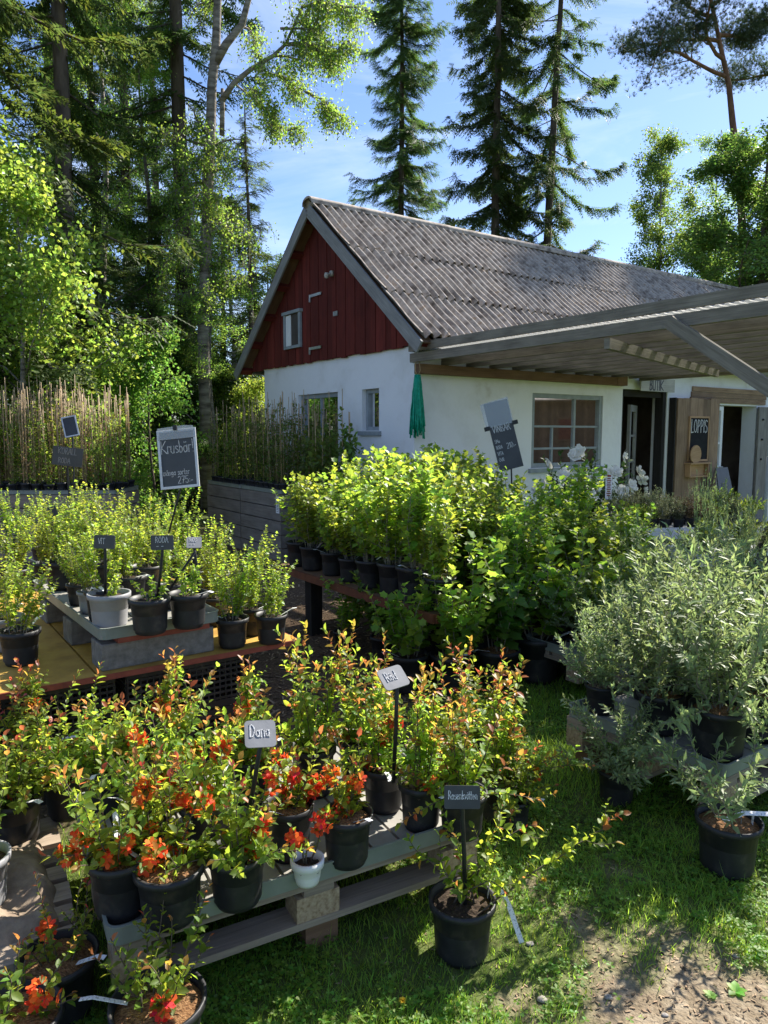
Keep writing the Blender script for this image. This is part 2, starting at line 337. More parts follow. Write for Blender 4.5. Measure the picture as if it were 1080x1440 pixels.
# ------------------------------------------------------------------ leaf templates (y = length, z = up)
def tpl_oval(w=.28, fold=.10, droop=.18):
    V = [(0, 0, 0), (0, .3, 0), (0, .65, 0), (0, 1, 0), (-w, .32, fold), (-w * .85, .68, fold), (w, .32, fold), (w * .85, .68, fold)]
    V = np.array(V, float); V[:, 2] -= droop * V[:, 1] ** 2
    return V, [(0, 1, 4), (0, 6, 1), (1, 2, 5, 4), (1, 6, 7, 2), (2, 3, 5), (2, 7, 3)]
def tpl_narrow(w=.11, fold=.05, droop=.12):
    V = np.array([(0, 0, 0), (-w, .4, fold), (0, 1, -droop), (w, .4, fold), (0, .45, -droop * .2)], float)
    return V, [(0, 4, 1), (0, 3, 4), (1, 4, 2), (4, 3, 2)]
def tpl_lobed(k=5, depth=.27, cup=.16):
    "palmate leaf, fan about its middle"
    a = np.linspace(-math.pi * .82, math.pi * .82, 2 * k + 1)
    rr = np.where(np.arange(2 * k + 1) % 2 == 1, 1.0, 1 - depth)
    rr = rr * (.62 + .38 * np.cos(a * .55)); 
    V = [(0, .42, -.03)] + [(math.sin(q) * r * .56, .42 + math.cos(q) * r * .58, cup * (abs(math.sin(q)) - .4) - .08 * math.cos(q)) for q, r in zip(a, rr)] + [(0, 0.05, 0)]
    n = len(V) - 1
    F = [(0, i + 1, i) for i in range(1, n)] + [(0, 1, n)]
    return np.array(V, float), F
def tpl_quad(w=.36, fold=.06):
    return np.array([(0, 0, 0), (-w, .45, fold), (0, 1, -.05), (w, .45, fold)], float), [(0, 2, 1), (0, 3, 2)]
def tpl_spray(n=5, w=.34):
    "a hanging needle twig: short pointed side shoots along an axis"
    V = []; F = []
    for i in range(n):
        y = i / n
        for sg in (-1, 1):
            l = w * (1.0 - .55 * y)
            b = len(V)
            V += [(0, y - .03, 0), (sg * l, y + .2, -.10 * l), (sg * .03, y + .13, .02)]
            F.append((b, b + 1, b + 2) if sg < 0 else (b, b + 2, b + 1))
    b = len(V); V += [(-.03, .8, 0), (.03, .8, 0), (0, 1.12, -.04)]; F.append((b, b + 1, b + 2))
    return np.array(V, float), F
def tpl_tuft(n=13, seed=1):
    g = np.random.default_rng(seed); V = []; F = []
    for i in range(n):
        a = g.uniform(0, 2 * math.pi); t = g.uniform(.1, 1.0); d = np.array([math.sin(t) * math.cos(a), math.cos(t), math.sin(t) * math.sin(a)])
        s_ = nrm(np.cross(d, (.3, .2, .9))) * .035; b = len(V)
        V += [(-s_).tolist(), s_.tolist(), d.tolist()]; F.append((b, b + 1, b + 2))
    return np.array(V, float), F
T_OVAL, T_NARROW, T_LOBE, T_LOBE3, T_QUAD, T_SPRAY, T_TUFT = tpl_oval(), tpl_narrow(), tpl_lobed(), tpl_lobed(3, .35, .15), tpl_quad(), tpl_spray(), tpl_tuft()
T_BLADE = (np.array([(-.5, 0, 0), (.5, 0, 0), (.36, .5, .06), (-.36, .5, .06), (0, 1, .26)], float), [(0, 1, 2, 3), (3, 2, 4)])
def tpl_flower(k=5):
    V = []; F = []
    for i in range(k):
        a = 2 * math.pi * i / k; c, s_ = math.cos(a), math.sin(a); b = len(V)
        for (r, w, z) in ((.06, 0, 0), (.55, -.38, .16), (1.0, -.22, .42), (1.0, .22, .42), (.55, .38, .16)):
            V.append((r * c - w * s_, z, r * s_ + w * c))
        F.append((b, b + 1, b + 2, b + 3, b + 4))
    return np.array(V, float), F
T_FLOWER = tpl_flower()

# ------------------------------------------------------------------ shrub generator
def stem_line(g, p0, d0, L, n=9, up=.35, wig=.10, droop=0.0):
    P = [np.array(p0, float)]; d = nrm(np.array(d0, float)); st = L / n
    for i in range(n):
        d = nrm(d + np.array([0, 0, up]) / n * 2 + g.normal(0, wig, 3) - np.array([0, 0, droop]) * (i / n) ** 2)
        P.append(P[-1] + d * st)
    return np.array(P)
def leaves_on(g, P, spacing, start, per, ang, size, out, tipfrac=1.1, tipprob=.9, basescale=1.0, tipscale=.7, jit=.3, upw=.7):
    seg = np.linalg.norm(np.diff(P, axis=0), axis=1); cum = np.concatenate([[0], np.cumsum(seg)]); Lt = cum[-1]
    s = start * Lt; phi = g.uniform(0, 6.28)
    while s < Lt + 1e-6:
        i = min(np.searchsorted(cum, s, 'right') - 1, len(P) - 2); f = (s - cum[i]) / max(seg[i], 1e-9)
        p = P[i] + (P[i + 1] - P[i]) * f; t = nrm(P[i + 1] - P[i]); u = s / Lt
        for q in range(per):
            phi += 2.4 + g.normal(0, .3)
            a = nrm(np.cross(t, (.21, .13, .97) if abs(t[2]) < .9 else (1, .1, .05))); b = np.cross(t, a)
            rad = math.cos(phi) * a + math.sin(phi) * b
            an = ang + g.normal(0, jit); an = an * (1 - .55 * max(0, u - .75) / .25)
            d = nrm(rad * math.sin(an) + t * math.cos(an))
            n_ = nrm(t * .8 - rad * .15 + np.array([0, 0, upw]) + g.normal(0, .35, 3))
            sz = size * (basescale + (tipscale - basescale) * u) * g.uniform(.45, 1.25)
            out.append((p, d, n_, sz, 1 if (u > tipfrac and g.random() < tipprob) else 0))
        s += spacing * g.uniform(.7, 1.3)
def gen_shrub(seed, n=6, h=.5, spread=.35, base_r=.05, z0=.18, leaf=T_OVAL, size=.04, spacing=.02, per=1, start=.12, ang=1.0, branches=3, blen=.4,
              up=.35, wig=.10, droop=0., tip=1.1, tipprob=.9, stem_r=.003, upw=.7, lean=(0, 0), hv=.35, tipscale=.65, jit=.3, low=0, side_tip=True):
    g = np.random.default_rng(seed); st = MB(); lv = []
    lines = []
    for i in range(n + low):
        a = g.uniform(0, 6.28); r = base_r * math.sqrt(g.random()); tilt = spread * g.uniform(.2, 1.2) if i < n else g.uniform(1.2, 2.4)
        d = np.array([math.cos(a) * tilt + lean[0], math.sin(a) * tilt + lean[1], 1.0])
        L = h * g.uniform(1 - hv, 1.08) * math.sqrt(1 + .4 * tilt ** 2)
        if i >= n: L = h * g.uniform(.45, .7)
        P = stem_line(g, (r * math.cos(a), r * math.sin(a), z0), d, L, 10, up if i < n else .05, wig, droop if i < n else .12)
        lines.append(P)
        st.tube(P, np.linspace(stem_r, stem_r * .4, len(P)), 4, cap=False)
        leaves_on(g, P, spacing, start, per, ang, size, lv, tip, tipprob, tipscale=tipscale, upw=upw, jit=jit)
        for k in range(g.poisson(branches)):
            j = int(g.integers(2, 8)); t = nrm(P[j + 1] - P[j]); rad = nrm(np.cross(t, g.normal(0, 1, 3)))
            Q = stem_line(g, P[j], nrm(t * .8 + rad * .75), L * blen * g.uniform(.5, 1.1), 6, up, wig, droop)
            lines.append(Q)
            st.tube(Q, np.linspace(stem_r * .6, stem_r * .3, len(Q)), 3, cap=False)
            leaves_on(g, Q, spacing, .08, per, ang, size * .9, lv, tip + .12 if side_tip else 2.0, tipprob, tipscale=tipscale, upw=upw, jit=jit)
    lm = MB()
    p, d, nn, s, m = (np.array(q) for q in zip(*lv))
    lm.scatter(leaf, p, d, nn, s, m)
    return st, lm, lines
def pot_mesh(r=.1, h=.19, mat='pot', par=None, top='soil', seed=0):
    g = np.random.default_rng(seed + 91)
    mb = MB(); lip = .008
    mb.lathe([(0, .002), (r * .72, .002), (r * .76, .01), (r * .93, h - .028), (r * .96, h - .026), (r + lip * .4, h - .022), (r + lip * .5, h), (r - .004, h), (r * .90, h - .03), (r * .82, .02)], 26)
    p = mb.build('pot', M[mat], par, True)
    so = MB(); k = 20; n = 6
    V = [(0, 0, h - .022)]; F = []
    for i in range(1, n + 1):
        for j in range(k):
            rr = r * .935 * i / n; a = 2 * math.pi * j / k
            bump = g.normal(0, .0035) + (.012 * (1 - (i / n) ** 2))
            if top == 'coir': bump = .018 * (1 - (i / n) ** 4) + g.normal(0, .0022)
            V.append((rr * math.cos(a), rr * math.sin(a), h - .026 + bump))
    for j in range(k): F.append((0, 1 + j, 1 + (j + 1) % k))
    for i in range(n - 1):
        for j in range(k): F.append((1 + i * k + j, 1 + (i + 1) * k + j, 1 + (i + 1) * k + (j + 1) % k, 1 + i * k + (j + 1) % k))
    so.faces(V, F)
    so.build({'soil': 'soil', 'coir': 'coir_disc', 'mulch': 'bark_mulch'}[top], M[top], p, False)
    return p
def strip(mb, P, w, up=(0, 0, 1), mat=0, t=.0012):
    "a thin bent label strip with real thickness"
    P = np.asarray(P, float)
    for a, b in zip(P[:-1], P[1:]): mb.beam(a, b, w, t, up, mat)
def tag_strip(par, seed=0, r=.08, z=.19, L=.11):
    g = np.random.default_rng(seed + 17); a = g.uniform(0, 6.28); mb = MB()
    p = np.array([math.cos(a) * r * .8, math.sin(a) * r * .8, z]); d = nrm([math.cos(a) * 1.2, math.sin(a) * 1.2, g.uniform(.1, 1.1)])
    strip(mb, [p - d * .02, p + d * L * .6, p + d * L * .9 + np.array([0, 0, -.012])], .016, (0, .2, 1) if abs(d[2]) < .9 else (1, 0, 0))
    return mb.build('plant_tag', M['tagm'], par)
# ================================================================== CAMERA, SKY, SUN
cam = bpy.data.cameras.new('camera'); co = bpy.data.objects.new('camera', cam); COL.objects.link(co); SC.camera = co
co.location = (0, 0, EYE); co.rotation_euler = (math.pi / 2 - PITCH, 0, 0)
cam.sensor_fit = 'VERTICAL'; cam.sensor_height = 24.0; cam.lens = 24.0 * F_PX / 1440.0
cam.clip_end = 2000; cam.clip_start = .05
SUN_AZ, SUN_EL = R(45), R(42)
sl = bpy.data.lights.new('sun', 'SUN'); sl.energy = 5.0; sl.angle = R(.53); sl.color = (1.0, .94, .84)
so_ = bpy.data.objects.new('sun', sl); COL.objects.link(so_)
sv = Vector((math.sin(SUN_AZ) * math.cos(SUN_EL), math.cos(SUN_AZ) * math.cos(SUN_EL), math.sin(SUN_EL)))
so_.rotation_euler = sv.to_track_quat('Z', 'Y').to_euler(); so_.location = (4, 9, 12)
W = bpy.data.worlds.new('World'); SC.world = W; W.use_nodes = True
nt = W.node_tree; N = nt.nodes; L = nt.links; N.clear()
wo = N.new('ShaderNodeOutputWorld'); bg = N.new('ShaderNodeBackground'); bg.inputs[1].default_value = .082
sky = N.new('ShaderNodeTexSky'); sky.sky_type = 'NISHITA'; sky.sun_disc = False; sky.sun_elevation = SUN_EL; sky.sun_rotation = SUN_AZ
sky.air_density = 1.0; sky.dust_density = .3; sky.ozone_density = 3.0
tc = N.new('ShaderNodeTexCoord'); mp = N.new('ShaderNodeMapping'); mp.inputs['Scale'].default_value = (1.2, 2.6, 5.5); mp.inputs['Rotation'].default_value = (.2, .45, .3)
L.new(tc.outputs['Generated'], mp.inputs[0])
cn = node(N, 'ShaderNodeTexNoise', Scale=1.5, Detail=7.0, Roughness=.62, Distortion=.7); L.new(mp.outputs[0], cn.inputs['Vector'])
cr = ramp(N, [(.47, (0, 0, 0)), (.80, (.60, .60, .60))]); L.new(cn.outputs['Fac'], cr.inputs[0])
cm = N.new('ShaderNodeMix'); cm.data_type = 'RGBA'; tm = N.new('ShaderNodeMix'); tm.data_type = 'RGBA'; tm.blend_type = 'MULTIPLY'; tm.inputs[0].default_value = 1; L.new(sky.outputs[0], tm.inputs[6]); tm.inputs[7].default_value = (.84, .88, 1.02, 1)
L.new(cr.outputs[0], cm.inputs[0]); L.new(tm.outputs[2], cm.inputs[6]); cm.inputs[7].default_value = (6.6, 7.0, 7.6, 1)
L.new(cm.outputs[2], bg.inputs[0]); L.new(bg.outputs[0], wo.inputs[0])
SC.view_settings.view_transform = 'Standard'; SC.view_settings.look = 'None'; SC.view_settings.gamma = 1; SC.view_settings.exposure = 1.36
SC.cycles.max_bounces = 8; SC.cycles.transparent_max_bounces = 12; SC.cycles.diffuse_bounces = 4; SC.cycles.transmission_bounces = 6; SC.cycles.sample_clamp_indirect = 6

# ================================================================== GROUND
def vnoise(x, y, s, seed=0):
    "smooth value noise on arrays"
    x = np.asarray(x) / s; y = np.asarray(y) / s; xi = np.floor(x).astype(int); yi = np.floor(y).astype(int); fx = x - xi; fy = y - yi
    fx = fx * fx * (3 - 2 * fx); fy = fy * fy * (3 - 2 * fy)
    def h(a, b):
        q = np.sin(a * 127.1 + b * 311.7 + seed * 74.7) * 43758.5453
        return q - np.floor(q)
    return (h(xi, yi) * (1 - fx) + h(xi + 1, yi) * fx) * (1 - fy) + (h(xi, yi + 1) * (1 - fx) + h(xi + 1, yi + 1) * fx) * fy
def fbm(x, y, s, seed=0): return .55 * vnoise(x, y, s, seed) + .3 * vnoise(x, y, s * .45, seed + 3) + .15 * vnoise(x, y, s * .2, seed + 7)
def blob(x, y, px, py, rx, ry):
    c = at(px, py, 0); return np.exp(-(((x - c[0]) / rx) ** 2 + ((y - c[1]) / ry) ** 2))
def soil_mask(x, y):
    v = 1.2 * blob(x, y, 1020, 1430, .40, .22) + .7 * blob(x, y, 870, 1445, .26, .10) + .62 * blob(x, y, 770, 1270, .22, .16) + .5 * blob(x, y, 850, 1230, .2, .16) + .55 * blob(x, y, 690, 1400, .12, .1) + .5 * blob(x, y, 940, 1330, .3, .15)
    return np.clip((v + 1.3 * (fbm(x, y, .13, 2) - .5) - .42) * 1.7, 0, 1)
def chip_mask(x, y):
    # trodden bark-chip path between the tables: left of a line from the front pallet to the house corner
    d = (x - .25) + (y - 3.2) * .02
    v = 1 / (1 + np.exp((d + .25 * (fbm(x, y, .5, 9) - .5)) * 12))
    return v * (1 / (1 + np.exp(-(y - 2.75) * 9))) * (1 / (1 + np.exp((y - 12.2) * 2)))
def gz(x, y): return .016 * (fbm(x, y, 1.1, 5) - .5) + .010 * (fbm(x, y, .22, 6) - .5)
def axis(a, b, st, far):
    c = np.arange(a, b + 1e-6, st); e = []; q = st
    p = b
    while p < far: q *= 1.35; p += q; e.append(p)
    f = []; q = st; p = a
    while p > -far: q *= 1.35; p -= q; f.append(p)
    return np.array(f[::-1] + list(c) + e)
gx = axis(-5, 4, .045, 500); gy = axis(.3, 9, .045, 500)
X, Yg = np.meshgrid(gx, gy); xs, ys = X.ravel(), Yg.ravel()
Zg = gz(xs, ys) * (np.abs(xs) < 30) * (np.abs(ys) < 30)
g_ = MB(); nx, ny = len(gx), len(gy)
i = (np.arange(ny - 1)[:, None] * nx + np.arange(nx - 1)[None, :]).ravel()
g_.add(np.stack([xs, ys, Zg], -1), np.stack([i, i + 1, i + nx + 1, i + nx], -1).ravel(), np.full(len(i), 4))
m, nt, N, L = newmat('ground_turf_soil_and_chips')
out = N.new('ShaderNodeOutputMaterial'); b = N.new('ShaderNodeBsdfPrincipled'); L.new(b.outputs[0], out.inputs[0]); b.inputs['Roughness'].default_value = .95; b.inputs['Specular IOR Level'].default_value = .15
at_ = N.new('ShaderNodeAttribute'); at_.attribute_name = 'cover'; tcg = N.new('ShaderNodeTexCoord'); sp = N.new('ShaderNodeSeparateColor'); L.new(at_.outputs['Color'], sp.inputs[0])
def gn(sc, stops, det=6.0):
    n_ = node(N, 'ShaderNodeTexNoise', Scale=sc, Detail=det, Roughness=.7); L.new(tcg.outputs['Object'], n_.inputs['Vector']); r = ramp(N, stops); L.new(n_.outputs['Fac'], r.inputs[0]); return n_, r
_, tr_ = gn(9, [(.3, (.05, .07, .018)), (.5, (.08, .11, .028)), (.72, (.13, .125, .05))])
_, sr_ = gn(14, [(.25, (.09, .068, .044)), (.45, (.19, .148, .098)), (.6, (.27, .22, .155)), (.75, (.38, .32, .235))], 12.0)
nch, cr_ = gn(55, [(.3, (.045, .030, .020)), (.5, (.11, .073, .048)), (.7, (.22, .15, .095))], 4.0)
m1 = N.new('ShaderNodeMix'); m1.data_type = 'RGBA'; L.new(sp.outputs[0], m1.inputs[0]); L.new(tr_.outputs[0], m1.inputs[6]); L.new(sr_.outputs[0], m1.inputs[7])
m2 = N.new('ShaderNodeMix'); m2.data_type = 'RGBA'; L.new(sp.outputs[1], m2.inputs[0]); L.new(m1.outputs[2], m2.inputs[6]); L.new(cr_.outputs[0], m2.inputs[7])
L.new(m2.outputs[2], b.inputs['Base Color'])
nb = node(N, 'ShaderNodeTexNoise', Scale=75.0, Detail=6.0); L.new(tcg.outputs['Object'], nb.inputs['Vector'])
bp = node(N, 'ShaderNodeBump', Strength=.8, Distance=.012); L.new(nb.outputs['Fac'], bp.inputs['Height']); L.new(bp.outputs[0], b.inputs['Normal'])
ground = g_.build('ground', m, None, True); tag(ground, 'ground of turf, bare brown soil and a bark chip path', 'ground', kind='structure')
at_l = ground.data.color_attributes.new('cover', 'FLOAT_COLOR', 'POINT')
cv = np.zeros((len(xs), 4), np.float32); cv[:, 0] = soil_mask(xs, ys); cv[:, 1] = chip_mask(xs, ys); cv[:, 3] = 1
at_l.data.foreach_set('color', cv.ravel())

def grass():
    g = np.random.default_rng(11); mb = MB()
    n = 340000
    x = g.uniform(-1.3, 2.9, n); y = 1.15 + (g.random(n) ** 1.7) * 7.0
    far = np.arange(n) % 4 == 0; x[far] = g.uniform(2.0, 7.0, int(far.sum())); y[far] = g.uniform(.9, 10, int(far.sum()))
    keep = (np.abs(x) < (y * .60 + .3)) | far
    soil = soil_mask(x, y); chip = chip_mask(x, y)
    patch = fbm(x, y, .35, 21)
    keep &= g.random(n) > np.clip(soil * 1.25 - .05, 0, .985)
    keep &= g.random(n) > np.clip(chip * 1.3, 0, 1)
    keep &= g.random(n) < np.clip(.30 + 1.3 * (patch - .2), .18, 1)
    x, y, patch, soil = x[keep], y[keep], patch[keep], soil[keep]; n = len(x)
    a = g.uniform(0, 6.28, n); le = g.uniform(.1, .85, n)
    d = np.stack([np.cos(a) * le, np.sin(a) * le, np.ones(n)], -1); up = np.stack([np.cos(a), np.sin(a), .1 * np.ones(n)], -1)
    near = np.clip(y / 3.0, .8, 2.2) * np.where(x > 2.6, 1.6, 1.0)
    h = g.uniform(.024, .060, n) * (.55 + .8 * patch) * np.where(y > 2.6, 1.35, 1.0) * (1 - .4 * np.clip(soil, 0, 1)); tall = g.random(n) < .02; h[tall] *= 2.2
    w = g.uniform(.0022, .0042, n) * near
    mb.scatter(T_BLADE, np.stack([x, y, gz(x, y) - .003], -1), d, up, np.stack([w, h, h], -1))
    o = mb.build('grass', M['grass']); tag(o, 'short sunlit lawn grass between the plant pallets', 'grass', kind='stuff')
    # clover and other broad low leaves
    mb = MB(); n = 60000
    x = g.uniform(-1.0, 4.2, n); y = 1.2 + (g.random(n) ** 1.2) * 3.2
    pt = fbm(x, y, .3, 33)
    k = (g.random(n) < np.clip((pt - .36) * 5, 0, 1)) & (g.random(n) > np.clip(soil_mask(x, y) * 1.4, 0, .97)) & (g.random(n) > chip_mask(x, y))
    x, y = x[k], y[k]; n = len(x); z = gz(x, y) + g.uniform(.008, .035, n)
    base = np.stack([x, y, z], -1); a0 = g.uniform(0, 6.28, n); tl = g.normal(0, .25, (n, 3)) * [1, 1, 0] + [0, 0, 1]
    T_CLOVER = (np.array([(0, 0, 0), (-.42, .55, .1), (-.3, .95, .05), (0, .85, 0), (.3, .95, .05), (.42, .55, .1)], float), [(0, 3, 2, 1), (0, 5, 4, 3)])
    s = g.uniform(.008, .017, n)
    for q in range(3):
        aa = a0 + q * 2.094
        mb.scatter(T_CLOVER, base, np.stack([np.cos(aa), np.sin(aa), g.normal(0.05, .15, n)], -1), tl, s)
    o = mb.build('clover', M['clover']); tag(o, 'patches of low bright green clover in the lawn', 'clover', kind='stuff')
    # chips and litter lying on the path
    mb = MB(); n = 9000
    x = g.uniform(-3.2, .8, n); y = g.uniform(2.7, 9.5, n); k = g.random(n) < chip_mask(x, y) * 1.1; x, y = x[k], y[k]; n = len(x)
    T_CHIP = (np.array([(-.3, -.5, 0), (.3, -.45, .03), (.22, .5, .0), (-.25, .45, .05), (-.3, -.5, .12), (.3, -.45, .14), (.22, .5, .12), (-.25, .45, .17)], float), [(4, 5, 6, 7), (0, 1, 5, 4), (1, 2, 6, 5), (2, 3, 7, 6), (3, 0, 4, 7)])
    a = g.uniform(0, 6.28, n); s = g.uniform(.015, .05, n)
    mb.scatter(T_CHIP, np.stack([x, y, gz(x, y) + .004], -1), np.stack([np.cos(a), np.sin(a), g.normal(0, .2, n)], -1), np.tile([0, 0, 1.], (n, 1)), np.stack([s * .55, s, s * .5], -1))
    o = mb.build('wood_chips', M['chip']); tag(o, 'brown bark chips covering the path between the tables', 'wood chips', kind='stuff')
    # dry crumbs and fallen leaves on the bare soil
    mb = MB(); n = 11000
    x = g.uniform(-.2, 2.2, n); y = g.uniform(1.2, 3.0, n); k = g.random(n) < soil_mask(x, y) + .12; x, y = x[k], y[k]; n = len(x)
    a = g.uniform(0, 6.28, n); s = g.uniform(.004, .018, n)
    mb.scatter(T_CHIP, np.stack([x, y, gz(x, y) + .002], -1), np.stack([np.cos(a), np.sin(a), g.normal(0, .2, n)], -1), np.tile([0, 0, 1.], (n, 1)), np.stack([s * .5, s, s * .6], -1))
    o = mb.build('soil_crumbs', M['chip']); tag(o, 'dry crumbs and leaf litter on the bare soil', 'litter', kind='stuff')
grass()

# ================================================================== HOUSE
HA = R(55)
D1 = np.array([math.sin(HA), math.cos(HA), 0]); D2 = np.array([-math.cos(HA), math.sin(HA), 0]); UP = np.array([0, 0, 1.0])
HC = np.array([.356, 8.6, 0])
HW, HL = 4.28, 11.5
def hp(t, s, z): return HC + D1 * t + D2 * s + UP * z
house = empty('house', HC, 0, 'low white plastered barn house with red board gable and grey corrugated roof', 'house')
def hpl(t, s, z): return D1 * t + D2 * s + UP * z          # local to the house empty
WT = .26
def wall_open(name, org, ex, nrm_in, length, height, openings, mat):
    "wall with real openings: org outer corner, ex along, nrm_in towards the inside"
    mb = MB()
    us = sorted({0, length, *[o[0] for o in openings], *[o[1] for o in openings]}); vs = sorted({0, height, *[o[2] for o in openings], *[o[3] for o in openings]})
    def solid(i, j):
        if i < 0 or j < 0 or i >= len(us) - 1 or j >= len(vs) - 1: return False
        u = (us[i] + us[i + 1]) / 2; v = (vs[j] + vs[j + 1]) / 2
        return not any(o[0] < u < o[1] and o[2] < v < o[3] for o in openings)
    p = lambda u, v, w: org + ex * u + UP * v + nrm_in * w
    for i in range(len(us) - 1):
        for j in range(len(vs) - 1):
            if not solid(i, j): continue
            a, b_, c, d = us[i], us[i + 1], vs[j], vs[j + 1]
            mb.faces([p(a, c, 0), p(b_, c, 0), p(b_, d, 0), p(a, d, 0)], [(0, 1, 2, 3)]); mb.faces([p(a, c, WT), p(b_, c, WT), p(b_, d, WT), p(a, d, WT)], [(3, 2, 1, 0)])
            if not solid(i - 1, j): mb.faces([p(a, c, 0), p(a, d, 0), p(a, d, WT), p(a, c, WT)], [(0, 1, 2, 3)])
            if not solid(i + 1, j): mb.faces([p(b_, c, 0), p(b_, c, WT), p(b_, d, WT), p(b_, d, 0)], [(0, 1, 2, 3)])
            if not solid(i, j - 1): mb.faces([p(a, c, 0), p(a, c, WT), p(b_, c, WT), p(b_, c, 0)], [(0, 1, 2, 3)])
            if not solid(i, j + 1): mb.faces([p(a, d, 0), p(b_, d, 0), p(b_, d, WT), p(a, d, WT)], [(0, 1, 2, 3)])
    return mb.build(name, mat, house)
Z0 = np.zeros(3)
wall_open('wall', Z0, D1, D2, HL, 2.62, [(1.97, 3.42, 1.14, 2.14), (3.86, 4.96, 0, 2.26), (6.20, 7.62, 0, 2.08)], M['plaster'])
wall_open('wall', hpl(0, WT, 0), D2, D1, HW - WT - .3, 2.64, [(1.72 - WT, 2.84 - WT, .95, 2.17), (.73 - WT, 1.12 - WT, 1.64, 2.17)], M['plaster'])
mb = MB(); mb.obox(hpl(HL / 2 + .13, HW - .43, 1.3), D1, D2, UP, HL / 2 - .135, .13, 1.3); mb.obox(hpl(HL - .13, HW / 2, 1.3), D1, D2, UP, .128, HW / 2 - .58, 1.3); mb.build('wall', M['plaster'], house)
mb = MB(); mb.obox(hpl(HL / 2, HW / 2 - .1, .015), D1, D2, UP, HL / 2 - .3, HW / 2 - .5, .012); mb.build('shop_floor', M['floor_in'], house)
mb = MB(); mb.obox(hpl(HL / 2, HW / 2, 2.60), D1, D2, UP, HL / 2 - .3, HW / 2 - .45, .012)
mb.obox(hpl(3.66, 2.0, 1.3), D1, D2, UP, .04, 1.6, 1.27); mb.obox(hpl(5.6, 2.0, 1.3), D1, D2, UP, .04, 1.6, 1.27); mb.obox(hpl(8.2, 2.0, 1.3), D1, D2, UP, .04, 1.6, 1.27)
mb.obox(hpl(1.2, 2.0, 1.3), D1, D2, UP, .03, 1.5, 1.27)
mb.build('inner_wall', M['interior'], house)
# roof geometry
EAVE, VERGE, ZR, SR = .40, .24, 4.70, 2.06
SL = math.atan2(ZR - 2.665, SR + EAVE); sL = (SR + EAVE) / math.cos(SL)
def roof_z(s): return ZR - abs(s - SR) * math.tan(SL)
# red gable boards, each to its own length
mb = MB(); s = -.06; bw = .118; k = 0
while s < 2 * SR + .12:
    w = bw * rnd.uniform(.9, 1.08); a, b_ = s + .003, s + w - .003; zb = 2.615 + rnd.uniform(-.012, .012)
    za, zb2 = roof_z(a) - .10, roof_z(b_) - .10
    poly = [hpl(-.022, a, zb), hpl(-.022, b_, zb)]
    if a < SR < b_: poly += [hpl(-.022, b_, zb2), hpl(-.022, SR, ZR - .10), hpl(-.022, a, za)]
    else: poly += [hpl(-.022, b_, max(zb2, zb + .01)), hpl(-.022, a, max(za, zb + .01))]
    if za > zb + .03 or zb2 > zb + .03: mb.prism(poly, -D1, .020 + .007 * (k % 2))
    s += w; k += 1
mb.build('gable_boarding', M['red_wood'], house)
mb = MB()
mb.prism([hpl(.02, 0, 2.645), hpl(.02, 2 * SR, 2.645), hpl(.02, SR, ZR - .16)], D1, .06); mb.build('gable_backing', M['dark_wood'], house)
mb = MB(); mb.prism([hpl(HL - .10, 0, 2.645), hpl(HL - .10, 2 * SR, 2.645), hpl(HL - .10, SR, ZR - .16)], D1, .06); mb.build('gable_boarding', M['red_wood'], house)
# corrugated roof: three courses of sheets on each side
def roof_side(sg):
    mb = MB(); pitch = .131; T = np.arange(-VERGE, HL + VERGE, pitch / 10.0); g = np.random.default_rng(3 + sg)
    cs = [0, .37, .69, 1.0]
    nrm_ = np.array([0, 0, 1.0]) * math.cos(SL) - (D2 * sg) * -math.sin(SL) * 0
    down = -D2 * sg
    nv = UP * math.cos(SL) + down * math.sin(SL)
    for c in range(3):
        q0, q1 = cs[c] * sL, cs[c + 1] * sL + (.09 if c < 2 else .0); rows = 9
        wv = .034 * np.sin(T / pitch * 2 * math.pi)
        sheet = np.floor((T + .4 * c) / 1.05); jit = (np.sin(sheet * 12.9 + c * 7) * .5) * .02
        V = []
        for r in range(rows):
            q = q0 + (q1 - q0) * r / (rows - 1)
            sag = .012 * np.sin(T * 1.1 + c) + .006 * np.sin(T * 3.7 + r)
            lift = .014 * (r / (rows - 1)) + (2 - c) * .012
            qq = q + jit * (r / (rows - 1)) + (g.normal(0, .006, len(T)) if r == rows - 1 else 0)
            base = D1[None, :] * T[:, None] + (D2 * SR + UP * ZR)[None, :] + (down * math.cos(SL) - UP * math.sin(SL))[None, :] * (qq * np.ones(len(T)))[:, None] + nv[None, :] * (wv + sag + lift)[:, None]
            V.append(base)
        V = np.concatenate(V); n = len(T)
        V2 = V - nv * .007
        i = (np.arange(rows - 1)[:, None] * n + np.arange(n - 1)[None, :]).ravel()
        mb.add(V, np.stack([i, i + n, i + n + 1, i + 1] if sg > 0 else [i, i + 1, i + n + 1, i + n], -1).ravel(), np.full(len(i), 4))
        mb.add(V2, np.stack([i, i + 1, i + n + 1, i + n] if sg > 0 else [i, i + n, i + n + 1, i + 1], -1).ravel(), np.full(len(i), 4))
        e = (rows - 1) * n + np.arange(n - 1)
        VV = np.concatenate([V[(rows - 1) * n:], V2[(rows - 1) * n:]]); j = np.arange(n - 1)
        mb.add(VV, np.stack([j, j + n, j + n + 1, j + 1], -1).ravel(), np.full(n - 1, 4))
        # moss tufts and screw heads along the sheet laps
        for t in np.arange(0, HL, pitch):
            if g.random() < .5:
                p = D1 * (round(t / pitch) * pitch + pitch * .25) + D2 * SR + UP * ZR + (down * math.cos(SL) - UP * math.sin(SL)) * (q1 - .05 + g.normal(0, .01)) + nv * .05
                mb.obox(p, D1, down, nv, .010, .010, .012)
    return mb
rf = roof_side(1).build('roof', M['roof'], house, True)
b2 = roof_side(-1); b2.build('roof', M['roof'], house, True)
mb = MB(); a = np.linspace(-.2, math.pi + .2, 9)
